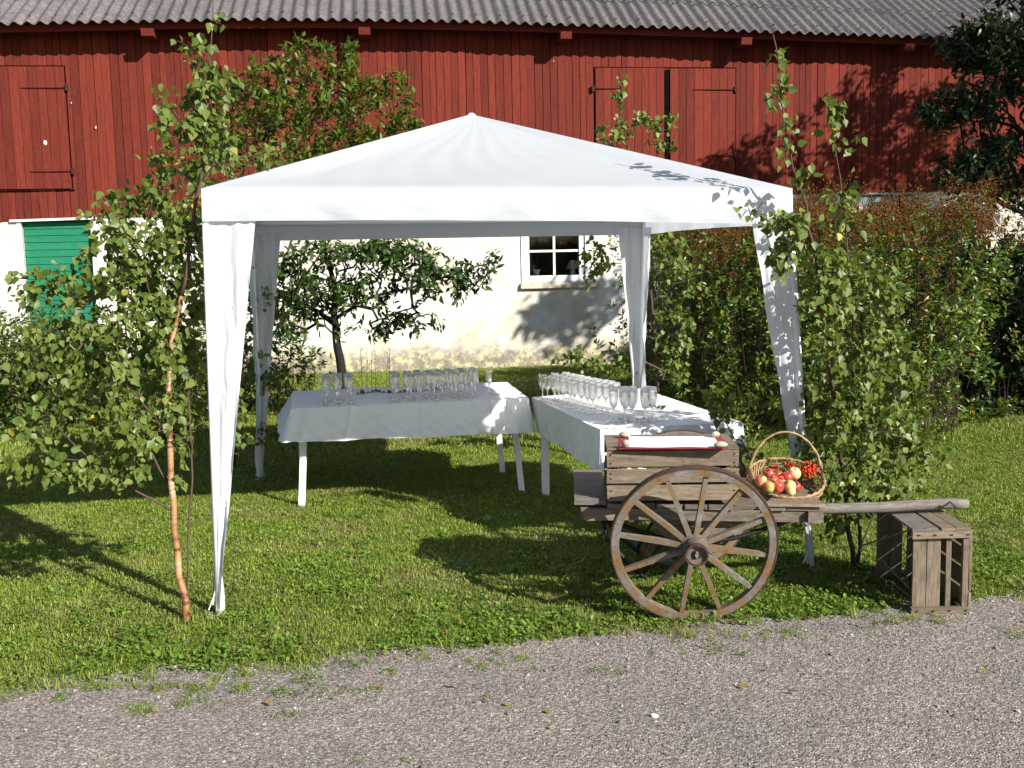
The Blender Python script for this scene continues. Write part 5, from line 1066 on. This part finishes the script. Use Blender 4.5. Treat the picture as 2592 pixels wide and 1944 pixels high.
# apples
def apple(vx, vy, Y, r, mat, lb):
    c = P(vx, vy, Y); yaw = rnd.uniform(0, 6); tl = rnd.uniform(.2, .9); ax = nrm([math.cos(yaw) * math.sin(tl), -abs(math.sin(yaw)) * math.sin(tl), math.cos(tl)])
    t = empty('apple', c - [0, 0, r], lb, 'apple', 'apples in the basket')
    prof = [(r * .02, r * .72), (r * .18, r * .80), (r * .42, r * .92), (r * .72, r * .80), (r * .95, r * .40), (r * 1.02, 0), (r * .93, -r * .42), (r * .66, -r * .80), (r * .36, -r * .92), (r * .12, -r * .86), (r * .02, -r * .80)][::-1]
    build(MB().lathe(prof, c, ax, 18), 'fruit', mat, t, True); build(MB().tube([c + ax * r * .7, c + ax * r * 1.12 + [.003, 0, 0]], .0016, 5), 'stalk', M_TWIG, t)
for (zx, zy, Y, r, m_, lb) in [(525, 1090, 4.82, .030, M_APP, 'pink apple at the left end of the basket'), (665, 1190, 4.79, .029, M_APG, 'green and red apple at the front left of the basket'), (820, 1190, 4.79, .030, M_APR, 'red apple under the pale leaf at the basket front'), (1030, 1180, 4.79, .029, M_APY, 'pale yellow apple at the front right of the apple pile'), (985, 1030, 4.85, .029, M_APR, 'deep red apple in the middle right of the pile'), (1110, 960, 4.90, .031, M_APY, 'large yellow apple at the top right of the pile beside the berries'), (820, 990, 4.89, .027, M_APR, 'red apple at the back middle of the pile'), (670, 970, 4.91, .029, M_APR, 'dark red apple at the back left of the pile'), (740, 1090, 4.84, .028, M_APR, 'red apple in the centre of the pile'), (880, 1100, 4.84, .028, M_APR, 'red apple behind the pale leaf'), (1140, 1190, 4.84, .024, M_APR, 'small red apple at the far right of the pile'), (1050, 1270, 4.78, .022, M_APY, 'small yellow apple lowest at the basket front')]:
    apple((1850 + zx / 6.913) / 1.17179, (1060 + zy / 6.913) / 1.17179, Y, r, m_, lb)
def bunch(zx, zy, Y, rx, rz, n, lb):
    c = P((1850 + zx / 6.913) / 1.17179, (1060 + zy / 6.913) / 1.17179, Y); t = empty('berry_bunch', c, lb, 'berries', 'rowan berry bunches in the basket')
    bm_ = bpy.data.meshes.get('berry') 
    if bm_ is None: m_ = MB(); m_.lathe([(.0005, -.0046), (.0032, -.0034), (.0047, 0), (.0035, .0033), (.0005, .0046)], (0, 0, 0), n=8, caps=False); bm_ = bpy.data.meshes.new('berry'); bm_.from_pydata(m_.v, [], m_.f); bm_.materials.append(M_BERRY); bm_.polygons.foreach_set('use_smooth', [True] * len(bm_.polygons)); bm_.update()
    for k in range(n):
        v = np.array([rnd.gauss(0, 1), rnd.gauss(0, 1), rnd.gauss(0, 1)]); v = nrm(v) * (rnd.random() ** .35); o = bpy.data.objects.new('berry', bm_); col.objects.link(o); o.parent = t; o.location = v * [rx, .03, rz]; WL[o.name] = c
    mb = MB(); 
    for k in range(8): mb.tube([c - [0, 0, rz], c + nrm([rnd.gauss(0, 1), rnd.gauss(0, .5), rnd.gauss(0, 1)]) * rx * .8], .0012, 4)
    build(mb, 'stalks', M_STEMG, t)
bunch(1360, 890, 4.95, .046, .044, 150, 'large bunch of orange-red berries at the right of the basket'); bunch(1040, 820, 5.0, .036, .018, 60, 'bunch of orange-red berries behind the yellow apple'); bunch(790, 850, 5.0, .016, .012, 24, 'small bunch of red berries at the back of the apple pile'); bunch(1180, 1190, 4.86, .018, .012, 20, 'few red berries at the front right of the basket')
mb = MB()
def leafadd(mbx, c, d, n, L, tm=T_LONG, wide=1.6):
    Rm = rotmats(np.array([d], float), np.array([n], float))[0]; mbx.add((tm[0] * [wide, 1, 1] * L) @ Rm.T + c, [tuple(q) for q in tm[1]])
def zp(zx, zy, Y): return P((1850 + zx / 6.913) / 1.17179, (1060 + zy / 6.913) / 1.17179, Y)
L_PALE = leafmat('pale_apple_leaf', [(0, (.3, .36, .16)), (1, (.34, .4, .2))], .2)
leafadd(mb, zp(850, 1060, 4.80), [.35, -.1, -1], [0, -1, .25], .045, T_LONG, 1.7); tag(build(mb, 'leaf', L_PALE, None, True), 'pale green leaf lying over the front apples', 'leaf')
for i, (a, b, d, n, L) in enumerate([(520, 990, (1, 0, .1), (0, -.6, .8), .022), (720, 960, (1, 0, 0), (0, -.7, .7), .02), (720, 1060, (-.4, -.2, -1), (0, -1, .2), .025), (800, 1050, (.2, -.2, -1), (0, -1, .3), .02), (1100, 1060, (1, 0, -.4), (0, -.5, .8), .028), (780, 900, (1, 0, .1), (0, -.6, .8), .02)]):
    mb = MB(); leafadd(mb, zp(a, b, 4.80), d, n, L); tag(build(mb, 'leaf', L_IVY if i > 3 else L_SHRUB, None, True), ['green leaf on the leftmost pink apple', 'green leaf between the two back red apples', 'dark leaf hanging over the centre red apple', 'small leaf above the pale leaf', 'dark leaf right of the yellow front apple', 'green leaf at the back of the apple pile'][i], 'leaf', 'loose leaves on the apples')
# rowan spray hanging out on the right
mb = MB(); s0, s1 = zp(1640, 870, 4.92), zp(1900, 1090, 4.86); mb.tube([s0, (s0 + s1) / 2 + [0, 0, .012], s1], .002, 4); sp_o = build(mb, 'rowan_spray', M_STEMG); tag(sp_o, 'rowan leaf spray hanging out over the right rim of the basket', 'leaf spray')
for k in range(6):
    p = s0 + (s1 - s0) * (.15 + k * .15) + [0, 0, .012 * math.sin(k / 5 * 3.1)]
    for sgn in (1, -1): mb = MB(); leafadd(mb, p, [.35 * 1, 0, -1 * sgn], [0, -1, .3], .033, T_LONG, .9); build(mb, 'leaflet', L_CHERRY, sp_o, True)
mb = MB()
for k in range(46): c = zp(rnd.uniform(780, 1620), rnd.uniform(720, 960), 5.0 + rnd.uniform(-.03, .05)); leafadd(mb, c, [rnd.gauss(0, 1), rnd.gauss(0, .4), rnd.gauss(.2, .5)], [rnd.gauss(0, .4), -.8, .6], rnd.uniform(.015, .03))
tag(build(mb, 'rowan_leaves', L_CHERRY, None, True), 'green rowan leaves under the berries in the basket', 'leaves', kind='stuff')
# ivy on tables
def ivy(pts, n, lb, L=.03):
    mb = MB(); mb.tube(pts, .0022, 4); o = build(mb, 'ivy_strand', M_TWIG); tag(o, lb, 'ivy', 'ivy strands laid on the tables')
    for k in range(n):
        u = (k + .5) / n * (len(pts) - 1); i = min(int(u), len(pts) - 2); p = pts[i] + (pts[i + 1] - pts[i]) * (u - i); mb = MB(); leafadd(mb, p + [0, 0, .003], [rnd.gauss(0, 1), rnd.gauss(0, .6), .5], [rnd.gauss(0, .4), -.6, .8], L * rnd.uniform(.7, 1.3), T_BIRCH, 1.0); build(mb, 'leaf', L_IVY, o, True)
ivy([G(770, 852, ZT + .006), G(790, 849, ZT + .008), G(815, 846, ZT + .008), G(840, 849, ZT + .006), G(880, 847, ZT + .006), G(925, 843, ZT + .008), G(960, 841, ZT + .006)], 22, 'dark ivy strand lying among the glasses on the left table')
ivy([G(1395, 880, ZT + .006), G(1410, 876, ZT + .012), G(1425, 882, ZT + .008), G(1432, 886, ZT + .006)], 11, 'short ivy sprig right of the front glasses on the right table', .032)
print('objects', len(bpy.data.objects))
